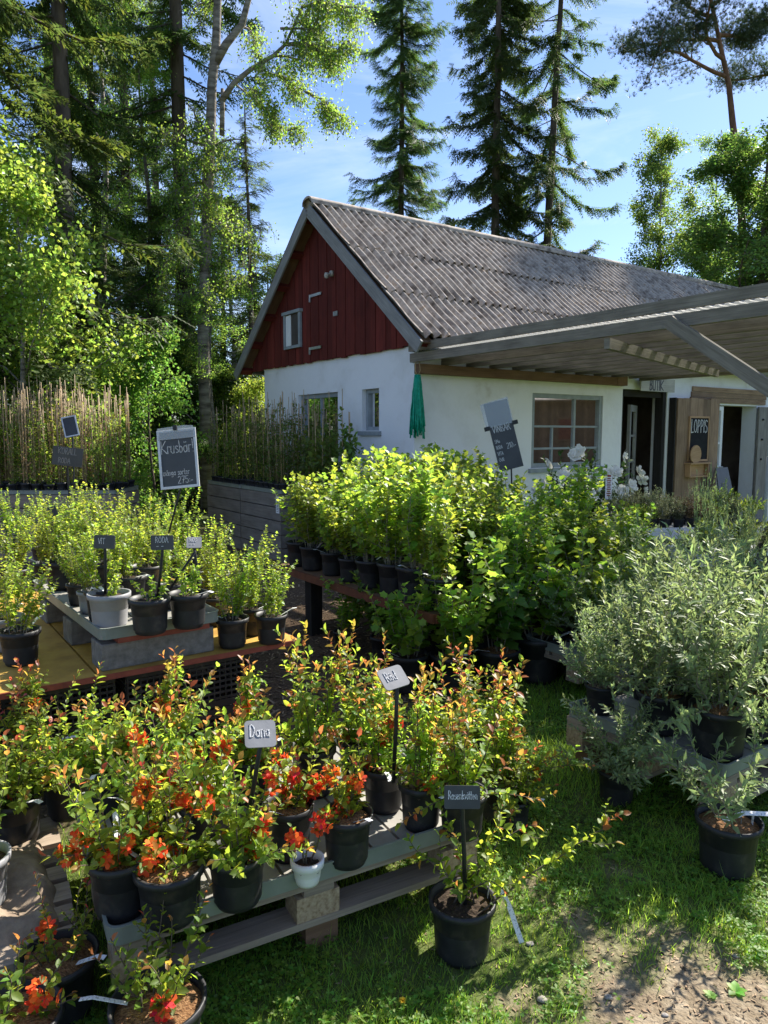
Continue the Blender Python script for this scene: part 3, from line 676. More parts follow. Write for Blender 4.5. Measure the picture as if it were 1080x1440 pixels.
t0 = -VERGE - .02; kk = 0
while t0 < HL + VERGE:
    t1 = t0 + 1.25; r = .115 + .004 * (kk % 2)
    V = []
    for t in (t0, t1):
        for q in a: V.append(hpl(t, SR + r * math.cos(q) * 1.15, ZR - .01 + r * math.sin(q) * .72))
    n = len(a); mb.faces(V, [(i, i + 1, n + i + 1, n + i) for i in range(n - 1)]); mb.faces([np.array(v) - UP * .012 for v in V], [(n + i, n + i + 1, i + 1, i) for i in range(n - 1)])
    mb.faces(V[:n] + [np.array(v) - UP * .03 for v in V[:n]], [(i, n + i, n + i + 1, i + 1) for i in range(n - 1)])
    t0 = t1 - .04; kk += 1
mb.build('ridge_cap', M['roof'], rf, True)
# bargeboards, eave boards, purlin ends under the verge
for sg in (1, -1):
    dn = (-D2 * sg) * math.cos(SL) - UP * math.sin(SL); nv = UP * math.cos(SL) - D2 * sg * math.sin(SL)
    top = hpl(-VERGE + .0, SR, ZR - .10)
    mb = MB(); mb.obox(top + dn * (sL / 2 + (.03 if sg > 0 else .035)) - D1 * .014, dn, D1, nv, sL / 2, .013, .075); mb.build('bargeboard', M['trim_grey'], house)
    for q in np.linspace(.12, sL - .12, 6):
        mb = MB(); mb.obox(hpl(-.115, SR, ZR - .115) + dn * q, D1, dn, nv, .105, .05, .035); mb.build('purlin_end', M['red_wood'], house)
    mb = MB(); mb.obox(hpl(-VERGE / 2 - .012, SR, ZR - .068) + dn * (sL / 2 + .02), dn, D1, nv, sL / 2 - .03, VERGE / 2 - .012, .008); mb.build('verge_soffit', M['brown_wood'], house)
    mb = MB(); mb.obox(hpl(HL / 2, SR, ZR - .052) + dn * (sL - .05) - nv * .03, D1, dn, nv, HL / 2, .012, .05); mb.build('eave_board', M['trim_grey'], house)
    mb = MB()
    for q in np.linspace(.1, sL - .2, 5): mb.obox(hpl(HL / 2 + .05, SR, ZR - .11) + dn * q, D1, dn, nv, HL / 2 - .2, .05, .03)
    mb.build('roof_batten', M['brown_wood'], house)

# windows
def window(org, ex, inn, w, h, vs, hs, depth, mat='grey_paint', fw=.06, sill=True, name='window', extra=()):
    "frame set in an opening: org lower left of the opening on the wall face"
    f = MB(); P = lambda u, v, d: org + ex * u + UP * v + inn * d
    d0 = depth
    f.obox(P(fw / 2, h / 2, d0), ex, UP, inn, fw / 2, h / 2 - .001, .035); f.obox(P(w - fw / 2, h / 2, d0), ex, UP, inn, fw / 2, h / 2 - .001, .035)
    f.obox(P(w / 2, h - fw / 2, d0), ex, UP, inn, w / 2 - fw, fw / 2, .033); f.obox(P(w / 2, fw / 2, d0), ex, UP, inn, w / 2 - fw, fw / 2, .033)
    fo = f.build(name, M[mat], house)
    g = MB()
    for u in vs: g.obox(P(u, h / 2, d0), ex, UP, inn, .018, h / 2 - fw - .001, .022)
    for (v, u0, u1) in hs: g.obox(P((u0 + u1) / 2, v, d0), ex, UP, inn, (u1 - u0) / 2, .014, .019)
    for (u, v0, v1) in extra: g.obox(P(u, (v0 + v1) / 2, d0), ex, UP, inn, .014, (v1 - v0) / 2, .017)
    if g.V: g.build('glazing_bar', M[mat], fo)
    q = MB(); q.obox(P(w / 2, h / 2, d0 + .004), ex, UP, inn, w / 2 - fw + .004, h / 2 - fw + .004, .003); q.build('pane', M['glass'], fo)
    if sill:
        s_ = MB(); s_.obox(P(w / 2, -.035, .02), ex, UP, inn, w / 2 + .05, .028, .06); s_.build('window_sill', M[mat], fo)
    return fo
window(hpl(1.97, 0, 1.14), D1, D2, 1.45, 1.0, [.88], [(.56, .06, 1.39), (.26, .06, 1.39)], .05, extra=[(.44, .06, .56)])
window(hpl(0, 1.12, 1.64), -D2, D1, .39, .53, [], [], .10, fw=.05)
window(hpl(0, 2.84, .95), -D2, D1, 1.12, 1.22, [.56], [], .08, fw=.06)
# things standing behind the big window
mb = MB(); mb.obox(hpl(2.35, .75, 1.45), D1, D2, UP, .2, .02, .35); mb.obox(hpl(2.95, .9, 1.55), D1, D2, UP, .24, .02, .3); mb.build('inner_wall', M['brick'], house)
# gable details
sw = MB()
for (u0, u1, v0, v1) in ((2.62, 2.68, 2.88, 3.36), (3.08, 3.14, 2.88, 3.36)): sw.obox(hpl(-.065, (u0 + u1) / 2, (v0 + v1) / 2), D2, UP, D1, (u1 - u0) / 2, (v1 - v0) / 2, .018)
sw.obox(hpl(-.07, 2.88, 3.375), D2, UP, D1, .28, .022, .03); sw.obox(hpl(-.065, 2.88, 2.875), D2, UP, D1, .255, .02, .018)
vent = sw.build('window', M['grey_paint'], house)
q = MB(); q.obox(hpl(-.057, 2.88, 3.12), D2, UP, D1, .20, .235, .006); q.build('pane', M['floor_in'], vent)
q = MB(); q.obox(hpl(-.0635, 3.0, 3.12), D2, UP, D1, .075, .22, .008); q.build('sash', M['white_paint'], vent)
for (s0, z0) in ((2.2, 3.525), (2.22, 2.80)):
    h_ = MB(); h_.obox(hpl(-.062, s0, z0), D2, UP, D1, .16, .018, .006); h_.obox(hpl(-.066, s0 + .15, z0 - .03), D2, UP, D1, .014, .05, .008); h_.build('strap_hinge', M['steel'], house)
lm = MB(); lm.obox(hpl(-.07, 1.74, 3.73), D2, UP, D1, .025, .035, .02); lm.tube([hpl(-.08, 1.74, 3.74), hpl(-.13, 1.74, 3.71)], .012, 8); lm.lathe([(0, -.045), (.026, -.035), (.033, 0), (.024, .03), (0, .035)], 12, c=hpl(-.15, 1.74, 3.70)); lm.build('outdoor_lamp', M['sign_wood'], house, True)
vt = MB()
for k in range(3): vt.obox(hpl(-.06, 1.63 + .04 * k, 3.2), D2, UP, D1, .012, .03, .006)
vt.build('air_vent', M['steel'], house)

# shop door: dark opening with a grey glazed door standing inside, leaning jamb
mb = MB(); mb.obox(hpl(3.90, .10, 1.13), D1, D2, UP, .035, .06, 1.12); mb.obox(hpl(4.91, .08, 1.13), D1, D2, UP, .04, .07, 1.12); mb.obox(hpl(4.41, .10, 2.205), D1, D2, UP, .46, .06, .05); mb.build('door_frame', M['dark_wood'], house)
def leaf_door(o, ex, inn, w, h, bars, mat, fw=.085, t=.022, pane='glass', bottom=.10):
    P = lambda u, v, d=0: o + ex * u + UP * v + inn * d
    f = MB(); f.obox(P(fw / 2, h / 2), ex, UP, inn, fw / 2, h / 2, t); f.obox(P(w - fw / 2, h / 2), ex, UP, inn, fw / 2, h / 2, t)
    f.obox(P(w / 2, h - fw / 2), ex, UP, inn, w / 2 - fw, fw / 2, t - .001); f.obox(P(w / 2, bottom / 2), ex, UP, inn, w / 2 - fw, bottom / 2, t - .001)
    for v in bars: f.obox(P(w / 2, v), ex, UP, inn, w / 2 - fw, .016, t - .003)
    d = f.build('door', M[mat], house)
    q = MB(); q.obox(P(w / 2, (h + bottom) / 2 - fw / 2), ex, UP, inn, w / 2 - fw + .003, (h - bottom - fw) / 2 + .003, .003); q.build('pane', M[pane], d)
    hd = MB(); hd.tube([P(w - fw / 2, 1.02, -t), P(w - fw / 2, 1.02, -t - .05), P(w - fw / 2 - .1, 1.02, -t - .05)], .009, 6); hd.build('handle', M['steel'], d, True)
    return d
q = nrm(D1 * .90 + D2 * .44); leaf_door(hpl(4.20, .13, .02), q, np.cross(UP, q) * -1 if np.dot(np.cross(UP, q), D2) < 0 else np.cross(UP, q), .56, 2.02, [.62, 1.15, 1.55], 'trim_grey', .10)
mb = MB(); mb.obox(hpl(4.35, 1.6, 1.1), D1, D2, UP, .30, .15, .55); mb.obox(hpl(4.30, 1.3, 1.35), D1, D2, UP, .08, .05, .18); mb.build('shop_goods', M['brick'], house)
# second entrance: open plank shutter, white glazed leaves, lintel boards
mb = MB(); x = 5.06; 
for w in (.20, .15, .19, .16, .21, .14, .12):
    mb.obox(hpl(x + w / 2, -.11, 1.13 + rnd.uniform(-.01, .01)), D1, UP, D2, w / 2 - .002, 1.03, .016 + rnd.uniform(0, .004)); x += w
sh = mb.build('door', M['door_wood'], house); mb = MB(); mb.obox(hpl(5.03, -.06, 1.13), D1, UP, D2, .014, 1.03, .055); mb.build('door_edge', M['dark_wood'], sh)
mb = MB()
for k, z in enumerate((2.15, 2.235, 2.32)): mb.obox(hpl(6.72 + .02 * k, -.014, z), D1, UP, D2, 1.15, .040, .014)
mb.build('lintel_board', M['door_wood'], house)
leaf_door(hpl(6.22, .05, .02), D1, D2, .40, 2.04, [.62, 1.02, 1.42], 'white_paint', .07)
mb = MB(); mb.obox(hpl(7.70, -.05, 1.05), D1, UP, D2, .10, 1.02, .018); mb.obox(hpl(7.87, -.05, 1.05), D1, UP, D2, .065, 1.02, .016); sh2 = mb.build('door', M['grey_wood'], house)
for z in (1.85, 1.5, 1.15):
    mb = MB(); mb.lathe([(0, -.02), (.02, -.015), (.022, .01), (0, .02)], 8, c=hpl(7.72, -.078, z)); mb.build('hook', M['black_metal'], sh2, True)
q = nrm(D1 * .94 - D2 * .34); leaf_door(hpl(7.98, -.06, .02), q, np.cross(q, UP), .62, 2.02, [.62, 1.02, 1.42], 'white_paint', .07)

# ================================================================== PERGOLA ROOF along the long wall
perg = empty('pergola', HC, 0, 'weathered timber pergola roof leaning on the white house wall', 'pergola')
def pl_(t, u, z): return D1 * t - D2 * u + UP * z
PU, PT = 4.7, 4.06
mb = MB(); mb.beam(pl_(-.03, -.02, 2.475), pl_(-.03, PU, 2.475), .05, .10); mb.build('edge_beam', M['pergola_wood'], perg)
mb = MB(); mb.beam(pl_(-.062, -.02, 2.592), pl_(-.062, PU, 2.60), .026, .09); mb.build('fascia_board', M['pergola_wood'], perg)
mb = MB(); mb.beam(pl_(-.005, .052, 2.352), pl_(3.72, .052, 2.352), .10, .11); mb.build('wall_plate', M['brown_wood'], perg)
mb = MB(); mb.beam(pl_(3.60, .05, 2.36), pl_(3.82, .05, 2.36), .12, .13); mb.build('plate_end_block', M['brown_wood'], perg)
t = .42
while t < PT:
    mb = MB(); o_ = rnd.uniform(-.015, .015); mb.beam(pl_(t + o_, .0, 2.46), pl_(t + rnd.uniform(-.02, .02), PU, 2.455 + rnd.uniform(-.012, .012)), .048, .10); mb.build('rafter', M['pergola_wood'] if t > 1.2 else M['pergola_wood'], perg); t += .40
# a thin corrugated sheet on top, its light edge showing over the edge beam
mb = MB(); T = np.arange(0, PU - .02, .076 / 8); wv = .009 * np.sin(T / .076 * 2 * math.pi)
V = np.concatenate([np.array([pl_(tt, a_, 2.5455 + b_) for a_, b_ in zip(T, wv)]) for tt in (-.046, 1.4, 2.8, PT + .1)]); n = len(T)
i = (np.arange(3)[:, None] * n + np.arange(n - 1)[None, :]).ravel(); mb.add(V, np.stack([i, i + 1, i + n + 1, i + n], -1).ravel(), np.full(len(i), 4)); mb.add(V + [0, 0, .003], np.stack([i, i + n, i + n + 1, i + 1], -1).ravel(), np.full(len(i), 4))
mb.build('roof_sheet', M['roof_plastic'], perg, True)
mb = MB(); mb.beam(pl_(-.03, 2.75, 2.37), pl_(3.7, 1.55, 2.37), .05, .09); mb.build('diagonal_brace', M['pergola_wood'], perg)
mb = MB(); mb.beam(pl_(4.12, .1, 2.44), pl_(4.12, PU, 2.44), .05, .13); mb.build('cross_beam', M['pergola_wood'], perg)
mb = MB(); mb.beam(pl_(-.095, 3.38, 2.47), pl_(-.095, 4.62, 1.62), .045, .10); mb.build('knee_brace', M['pergola_wood'], perg)
mb = MB(); mb.beam(pl_(-.03, 4.62, .0), pl_(-.03, 4.62, 2.425), .10, .10, (1, 0, 0)); mb.build('post', M['pergola_wood'], perg)
mb = MB(); mb.beam(pl_(4.1, 4.62, 0), pl_(4.1, 4.62, 2.36), .10, .10, (1, 0, 0)); mb.build('post', M['pergola_wood'], perg)
# ================================================================== CHALK WRITING (stroke letters)
def arc(cx, cy, rx, ry, a0, a1, n=7): return [(cx + rx * math.cos(R(a0 + (a1 - a0) * i / n)), cy + ry * math.sin(R(a0 + (a1 - a0) * i / n))) for i in range(n + 1)]
GL = {
 'K': (.62, [[(.1, 0), (.1, 1)], [(.58, 1), (.12, .45), (.6, 0)]]), 'r': (.36, [[(.08, 0), (.08, .55)], [(.08, .4)] + arc(.24, .38, .14, .15, 160, 50, 4)]),
 'u': (.46, [[(.08, .55), (.08, .18)] + arc(.22, .16, .14, .15, 190, 350) + [(.37, .55), (.38, 0)]]), 's': (.38, [[(.33, .5)] + arc(.2, .41, .12, .12, 50, 260, 5) + arc(.2, .14, .13, .14, 80, -140, 6)]),
 'b': (.46, [[(.08, 1), (.08, .02)], arc(.22, .25, .15, .25, 150, -150)]), 'ä': (.48, [arc(.21, .26, .16, .26, 40, 330), [(.38, .55), (.38, 0)], [(.12, .74), (.13, .78)], [(.3, .74), (.31, .78)]]),
 'å': (.48, [arc(.21, .26, .16, .26, 40, 330), [(.38, .55), (.38, 0)], arc(.22, .78, .07, .08, 0, 360)]), 'a': (.48, [arc(.21, .26, .16, .26, 40, 330), [(.38, .55), (.38, 0)]]),
 'm': (.66, [[(.07, 0), (.07, .55)], [(.07, .38)] + arc(.19, .4, .11, .14, 150, 0, 4) + [(.3, 0)], [(.3, .38)] + arc(.43, .4, .12, .14, 150, 0, 4) + [(.55, 0)]]),
 'n': (.46, [[(.08, 0), (.08, .55)], [(.08, .38)] + arc(.22, .4, .14, .15, 150, 0, 4) + [(.36, 0)]]), 'g': (.46, [arc(.21, .3, .15, .24, 40, 330), [(.37, .55), (.37, -.15)] + arc(.22, -.16, .15, .12, 0, -150, 5)]),
 'o': (.46, [arc(.22, .27, .16, .27, 90, 450, 9)]), 't': (.34, [[(.16, .9), (.16, .08), (.28, .0)], [(.03, .58), (.3, .58)]]), 'e': (.44, [[(.07, .28), (.36, .30)] + arc(.21, .28, .16, .27, 10, 310)]),
 'l': (.2, [[(.1, 0), (.11, 1)]]), 'i': (.2, [[(.1, 0), (.1, .55)], [(.1, .74), (.11, .78)]]), 'k': (.44, [[(.08, 0), (.08, 1)], [(.36, .56), (.1, .26), (.38, 0)]]), 'v': (.42, [[(.04, .55), (.2, 0), (.38, .55)]]),
 '!': (.24, [[(.1, 1), (.14, .28)], [(.15, .04), (.16, 0)]]), '2': (.56, [arc(.27, .75, .2, .23, 160, -20, 6) + [(.06, 0), (.5, .02)]]), '7': (.52, [[(.06, .97), (.46, 1), (.2, 0)], [(.14, .5), (.42, .52)]]),
 '5': (.54, [[(.45, 1), (.14, .98), (.1, .58)] + arc(.25, .32, .2, .29, 110, -140, 7)]), ':': (.2, [[(.1, .15), (.11, .2)], [(.1, .5), (.11, .55)]]), '-': (.4, [[(.05, .32), (.35, .34)]]), '/': (.34, [[(.02, 0), (.3, .9)]]),
 '1': (.34, [[(.05, .8), (.2, 1), (.2, 0)]]), '0': (.54, [arc(.25, .5, .2, .5, 90, 450, 10)]), 'L': (.5, [[(.1, 1), (.1, 0), (.44, .02)]]), 'O': (.62, [arc(.3, .5, .24, .5, 90, 450, 11)]), 'P': (.54, [[(.1, 0), (.1, 1)], [(.1, 1)] + arc(.2, .74, .24, .25, 80, -90, 6) + [(.1, .48)]]),
 'I': (.22, [[(.1, 0), (.1, 1)]]), 'S': (.54, [[(.46, .86)] + arc(.27, .75, .18, .24, 60, 260, 6) + arc(.26, .26, .2, .26, 80, -150, 6)]), 'B': (.56, [[(.1, 0), (.1, 1)] + arc(.2, .76, .2, .24, 90, -90, 5) + [(.1, .52)], [(.1, .52)] + arc(.22, .26, .23, .26, 90, -90, 6) + [(.1, 0)]]),
 'U': (.6, [[(.08, 1), (.08, .3)] + arc(.28, .28, .2, .28, 180, 360) + [(.48, 1)]]), 'T': (.56, [[(.28, 0), (.28, 1)], [(.03, 1), (.53, 1)]]), 'R': (.58, [[(.1, 0), (.1, 1)] + arc(.22, .75, .21, .25, 90, -90, 5) + [(.1, .5)], [(.25, .5), (.52, 0)]]),
 'Ö': (.62, [arc(.3, .45, .24, .45, 90, 450, 10), [(.2, 1.04), (.21, 1.08)], [(.4, 1.04), (.41, 1.08)]]), 'D': (.6, [[(.1, 0), (.1, 1)], [(.1, 1)] + arc(.16, .5, .36, .5, 80, -80, 7) + [(.1, 0)]]), 'A': (.58, [[(.04, 0), (.29, 1), (.54, 0)], [(.14, .36), (.44, .36)]]),
 'ö': (.46, [arc(.22, .27, .16, .27, 90, 450, 9), [(.13, .74), (.14, .78)], [(.3, .74), (.31, .78)]]), 'd': (.48, [arc(.21, .26, .16, .26, 40, 330), [(.38, 1), (.38, 0)]]), 'M': (.7, [[(.08, 0), (.12, 1), (.35, .3), (.58, 1), (.62, 0)]]), 'V': (.56, [[(.03, 1), (.28, 0), (.53, 1)]]), 'N': (.6, [[(.1, 0), (.1, 1), (.5, 0), (.5, 1)]]), ' ': (.32, []),
}
def text_width(s): return sum(GL[c][0] for c in s)
def write(mb, s, org, ex, ez, n, size, sw=.004, squeeze=1.0, jit=.02, seed=0):
    "chalk ribbons standing 1 mm proud of a board; org = left end of the base line"
    g = np.random.default_rng(seed + len(s)); x = 0
    for c in s:
        w, st = GL.get(c, GL['a'])
        for line in st:
            P = [org + ex * ((x + a + g.normal(0, jit * .4)) * size * squeeze) + ez * ((b + g.normal(0, jit * .4)) * size) for a, b in line]
            for a, b in zip(P[:-1], P[1:]):
                d = b - a; l = np.linalg.norm(d)
                if l < 1e-6: d = ez; l = 1e-3
                d = d / l; mb.obox((a + b) / 2 + n * .0012, d, np.cross(n, d), n, l / 2 + sw * .35, sw / 2, .0006)
        x += w
    return x * size * squeeze
def frame_from(yaw=0.0, pitch=0.0, roll=0.0, toward=None):
    "board axes: ex to the right, ez up, n to the front; yaw 0 looks back along -y"
    n = np.array([math.sin(yaw), -math.cos(yaw), 0.0]); ex = np.array([math.cos(yaw), math.sin(yaw), 0.0])
    n2 = n * math.cos(pitch) + UP * math.sin(pitch); ez = UP * math.cos(pitch) - n * math.sin(pitch)
    c, s = math.cos(roll), math.sin(roll)
    return ex * c + ez * s, ez * c - ex * s, n2
def rrect(w, h, r, k=4):
    P = []
    for cx, cy, a in ((w / 2 - r, h / 2 - r, 0), (-w / 2 + r, h / 2 - r, 90), (-w / 2 + r, -h / 2 + r, 180), (w / 2 - r, -h / 2 + r, 270)):
        P += [(cx + r * math.cos(R(a + 90 * i / k)), cy + r * math.sin(R(a + 90 * i / k))) for i in range(k + 1)]
    return P
def plant_sign(base, cen, w, h, lines, label, yaw=0., pitch=.1, roll=0., r=.008, mat='slate', chalk='chalk', stake=.007, frame=None, name='plant_sign', stake_to=None, group='slate signs stuck among the plants'):
    base = np.asarray(base, float); cen = np.asarray(cen, float)
    t = empty(name, base, 0, label, 'sign', group)
    ex, ez, n = frame_from(yaw, pitch, roll); c = cen - base
    mb = MB(); mb.prism([c + ex * a + ez * b - n * .002 for a, b in rrect(w, h, r)], n, .004)
    bo = mb.build('board', M[mat], t)
    mb = MB(); low = c - ez * (h / 2 - .012) - n * .006
    mb.tube([np.zeros(3), low * .5 + np.array([.002, 0, 0]), low, low + ez * .03], stake, 6); mb.build('stake', M['black_metal'], t, True)
    if frame:
        mb = MB(); f = frame
        for (u, v, a, b) in ((-w / 2 + f / 2, 0, f / 2, h / 2), (w / 2 - f / 2, 0, f / 2, h / 2), (0, -h / 2 + f / 2, w / 2 - f, f / 2), (0, h / 2 - f / 2, w / 2 - f, f / 2)): mb.obox(c + ex * u + ez * v + n * .004, ex, ez, n, a, b, .006)
        mb.build('frame', M['alu'], t)
    mb = MB()
    for q, (s, x, y, size, sw, sq) in enumerate(lines):
        write(mb, s, c + ex * (x * w) + ez * (y * h) + n * .002, ex, ez, n, size, sw, sq, .03, q)
    if mb.V: mb.build('lettering', M[chalk], bo)
    return t, (c, ex, ez, n)

# ================================================================== FURNITURE
def pallet(loc, rz, L_, W_, label, blocks_under=.0, mat='pallet_wood', name='wooden_pallet', group='wooden pallets carrying plants', nb=7):
    t = empty(name, loc, rz, label, 'pallet', group); z = blocks_under; bt = .022
    for y in (.05, W_ / 2, W_ - .05):
        mb = MB(); mb.obox((L_ / 2, y, z + bt / 2), (1, 0, 0), (0, 1, 0), (0, 0, 1), L_ / 2 - rnd.uniform(0, .006), .05, bt / 2); mb.build('bottom_board', M[mat], t)
        for x in (.0725, L_ / 2, L_ - .0725):
            mb = MB(); mb.obox((x + rnd.uniform(-.004, .004), y, z + bt + .039), (1, 0, 0), (0, 1, 0), (0, 0, 1), .071, .048, .0388); mb.build('block', M['block_wood'], t)
            if blocks_under > .02 and y != W_ / 2:
                mb = MB(); mb.obox((x + .02, y + (.03 if y < .1 else -.03), z / 2 - .002), (1, 0, 0), (0, 1, 0), (0, 0, 1), .055, .05, z / 2); mb.build('foot_block', M['brown_wood'], t)
    mb = MB()
    for x in (.05, L_ / 2, L_ - .05): mb.obox((x, W_ / 2, z + bt + .078 + bt / 2), (0, 1, 0), (1, 0, 0), (0, 0, 1), W_ / 2 - .003, .05, bt / 2)
    mb.build('cross_board', M[mat], t)
    mb = MB(); w = .1; 
    for k in range(nb):
        y = .05 + (W_ - .1) * k / (nb - 1); mb.obox((L_ / 2, y, z + 2 * bt + .078 + bt / 2 + .0006), (1, 0, 0), (0, 1, 0), (0, 0, 1), L_ / 2 - rnd.uniform(0, .005), (.049 if k % 2 == 0 else .04), bt / 2)
    mb.build('deck', M[mat], t)
    return t
def tray(loc, rz, L_, W_, label, rim=.05, name='plant_tray', group='grey rimmed plant trays', slats=True):
    t = empty(name, loc, rz, label, 'tray', group); th = .0035
    mb = MB(); r = .035
    P = [(x + L_ / 2, y + W_ / 2) for x, y in rrect(L_, W_, r, 5)]; n = len(P); Pi = [(x + L_ / 2, y + W_ / 2) for x, y in rrect(L_ - 2 * th, W_ - 2 * th, r - th, 5)]
    Po = [(x + L_ / 2, y + W_ / 2) for x, y in rrect(L_ + .012, W_ + .012, r + .006, 5)]
    V = [(x, y, 0) for x, y in P] + [(x, y, rim) for x, y in P] + [(x, y, rim + .001) for x, y in Po] + [(x, y, rim + .005) for x, y in Po] + [(x, y, rim + .005) for x, y in Pi] + [(x, y, .004) for x, y in Pi]
    mb.faces(V, [(k * n + i, k * n + (i + 1) % n, (k + 1) * n + (i + 1) % n, (k + 1) * n + i) for k in range(5) for i in range(n)])
    mb.build('rim', M['tray'], t)
    mb = MB(); mb.prism([(x, y, 0.0005) for x, y in Pi], UP, .003); mb.build('tray_floor', M['tray'], t)
    if slats:
        mb = MB(); k = int(L_ / .098)
        for i in range(k):
            x = (i + .5) * L_ / k; mb.obox((x, W_ / 2, .013), (0, 1, 0), (1, 0, 0), (0, 0, 1), W_ / 2 - .012, L_ / k / 2 - .005, .008)
        mb.build('slats', M['slat'], t)
    return t
def rot(rz): c, s = math.cos(rz), math.sin(rz); return np.array([c, s, 0]), np.array([-s, c, 0])

# --- front pallet with its tray
FA = R(28.9); FO = at(157, 1303, .30) * [1, 1, 0]; fx, fy = rot(FA)
def fl(a, b, z=0): return FO + fx * a + fy * b + UP * z
FZ = .245
pallet(fl(0, 0, 0), FA, 1.2, .8, 'low weathered wooden pallet under the tray of flowering quinces', .098)
tray(fl(-.01, -.01, FZ + .0005), FA, 1.22, .82, 'grey rimmed slatted tray holding the orange flowering quinces')
FPZ = FZ + .0225
# --- pallet further left under burlap
def ll(a, b, z=0): return fl(a - .84, b - .22, z)
pallet(ll(-.12, .42, 0), FA, .90, .8, 'low wooden pallet at left partly under brown burlap', .0)
def burlap():
    g = np.random.default_rng(5); mb = MB(); nx, ny = 46, 40; V = []
    for j in range(ny):
        for i in range(nx):
            a = -.22 + 1.0 * i / (nx - 1); b = .40 + .62 * j / (ny - 1)
            z = .152 + .085 * max(0, fbm(a * 1.0, b * 1.0, .18, 3) - .38) + .035 * abs(math.sin(a * 13 + b * 9 + 2 * vnoise(a, b, .2, 4))) + .012 * vnoise(a, b, .04, 9)
            edge = .55 - b
            if edge > 0: z -= min(edge * 1.5, .14)
            e2 = a - .70
            if e2 > 0: z -= e2 * 1.9
            p = ll(a, b, max(z, .012)); V.append(p)
    i = [(j * nx + k, j * nx + k + 1, (j + 1) * nx + k + 1, (j + 1) * nx + k) for j in range(ny - 1) for k in range(nx - 1)]
    mb.faces(V, i); o = mb.build('burlap_cloth', M['burlap'], None, True)
    so = o.modifiers.new('thickness', 'SOLIDIFY'); so.thickness = .006
    tag(o, 'crumpled brown burlap cloth draped over the left pallet', 'cloth')
burlap()
# --- table B: yellow shuttering board on black crates
BZ = .55; BR = at(419, 899, BZ); BA = R(34.9); bx, by = rot(BA)
def bl(a, b, z=0): return BR * [1, 1, 0] - bx * a + by * b + UP * z
tb = empty('plank_table', bl(0, 0, 0), BA, 'low table of yellow shuttering boards with red edge on black crates', 'table')
for k, (a0, a1, w) in enumerate(((0, .98, .50), (.99, 2.6, .50))):
    for j in range(4):
        mb = MB(); mb.obox((-(a0 + a1) / 2, .25 + j * .502, BZ - .0135), (1, 0, 0), (0, 1, 0), (0, 0, 1), (a1 - a0) / 2, .25, .0135); p = mb.build('board', M['ply'], tb)
        if j == 0:
            mb = MB(); mb.obox((-(a0 + a1) / 2, -.0035, BZ - .0140), (1, 0, 0), (0, 1, 0), (0, 0, 1), (a1 - a0) / 2, .003, .0125); mb.build('painted_edge', M['red_edge'], p)
        if k == 0:
            mb = MB(); mb.obox((.0035, .25 + j * .502, BZ - .0140), (0, 1, 0), (1, 0, 0), (0, 0, 1), .249, .003, .0125); mb.build('painted_edge', M['red_edge'], p)
def crate(loc, rz, w, d, h, label):
    t = empty('black_crate', loc, rz, label, 'crate', 'black mesh crates under the yellow table')
    mb = MB()
    for (o, e, l) in (((0, 0), (1, 0), w), ((0, d), (1, 0), w), ((0, 0), (0, 1), d), ((w, 0), (0, 1), d)):
        o = np.array([o[0], o[1], 0]); e = np.array([e[0], e[1], 0.])
        for z in np.linspace(.02, h - .02, 9): mb.beam(o + e * .006 + UP * z, o + e * (l - .006) + UP * z, .006, .012 if .03 < z < h - .03 else .035)
        k = int(l / .03)
        for i in range(k + 1): mb.beam(o + e * (.006 + (l - .012) * i / k) + UP * .004, o + e * (.006 + (l - .012) * i / k) + UP * (h - .004), .007, .007, (e[1], e[0], 0))
    mb.build('lattice', M['pot'], t); mb = MB(); mb.box(.012, .012, .008, w - .012, d - .012, .014); mb.build('crate_floor', M['pot'], t)
for k, (a, b) in enumerate(((.85, .06), (1.5, .06), (2.15, .06), (.85, .95), (1.6, .95), (2.3, .95))):
    crate(bl(a, b, 0), BA, .60, .40, .26, f'lower black mesh crate, {["right", "middle", "left"][k % 3]} one in {"front" if k < 3 else "back"} row under yellow table')
    crate(bl(a, b, .2605), BA, .60, .40, .262, f'upper black mesh crate, {["right", "middle", "left"][k % 3]} one in {"front" if k < 3 else "back"} row under yellow table')
# tray B on cinder blocks
TZ = .70; TO = at(141, 885, .75) * [1, 1, 0]; TA = R(37); tx, ty = rot(TA)
def tl(a, b, z=0): return TO + tx * a + ty * b + UP * z
for k, b in enumerate((.02, .52, 1.05)):
    for e, a in enumerate((.0, .30) if k else (.005, )):
        cb = empty('cinder_block', tl(a, b, BZ + .0005), TA, ('long grey concrete block under the front of the gooseberry tray', 'grey concrete block under middle of gooseberry tray, left one', 'grey concrete block under middle of gooseberry tray, right one', 'grey concrete block under back of gooseberry tray, left one', 'grey concrete block under back of gooseberry tray, right one')[0 if k == 0 else 1 + (k - 1) * 2 + e], 'block', 'cinder blocks under the tray')
        w = .53 if k == 0 else .24
        mb = MB(); mb.box(0, 0, 0, w, .16, .122); o = mb.build('block_body', M['concrete'], cb); bv = o.modifiers.new('bevel', 'BEVEL'); bv.width = .006; bv.segments = 2
rb = MB(); rb.obox(tl(.29, .66, .6845), tx, ty, UP, .215, .66, .0115); tag(rb.build('red_plank', M['red_edge'], None), 'red painted board lying on the blocks under the gooseberry tray', 'board')
tray(tl(0, 0, TZ - .003), TA, .56, 1.36, 'grey rimmed tray of gooseberry pots on the yellow table', .048)
TPZ = TZ + .020
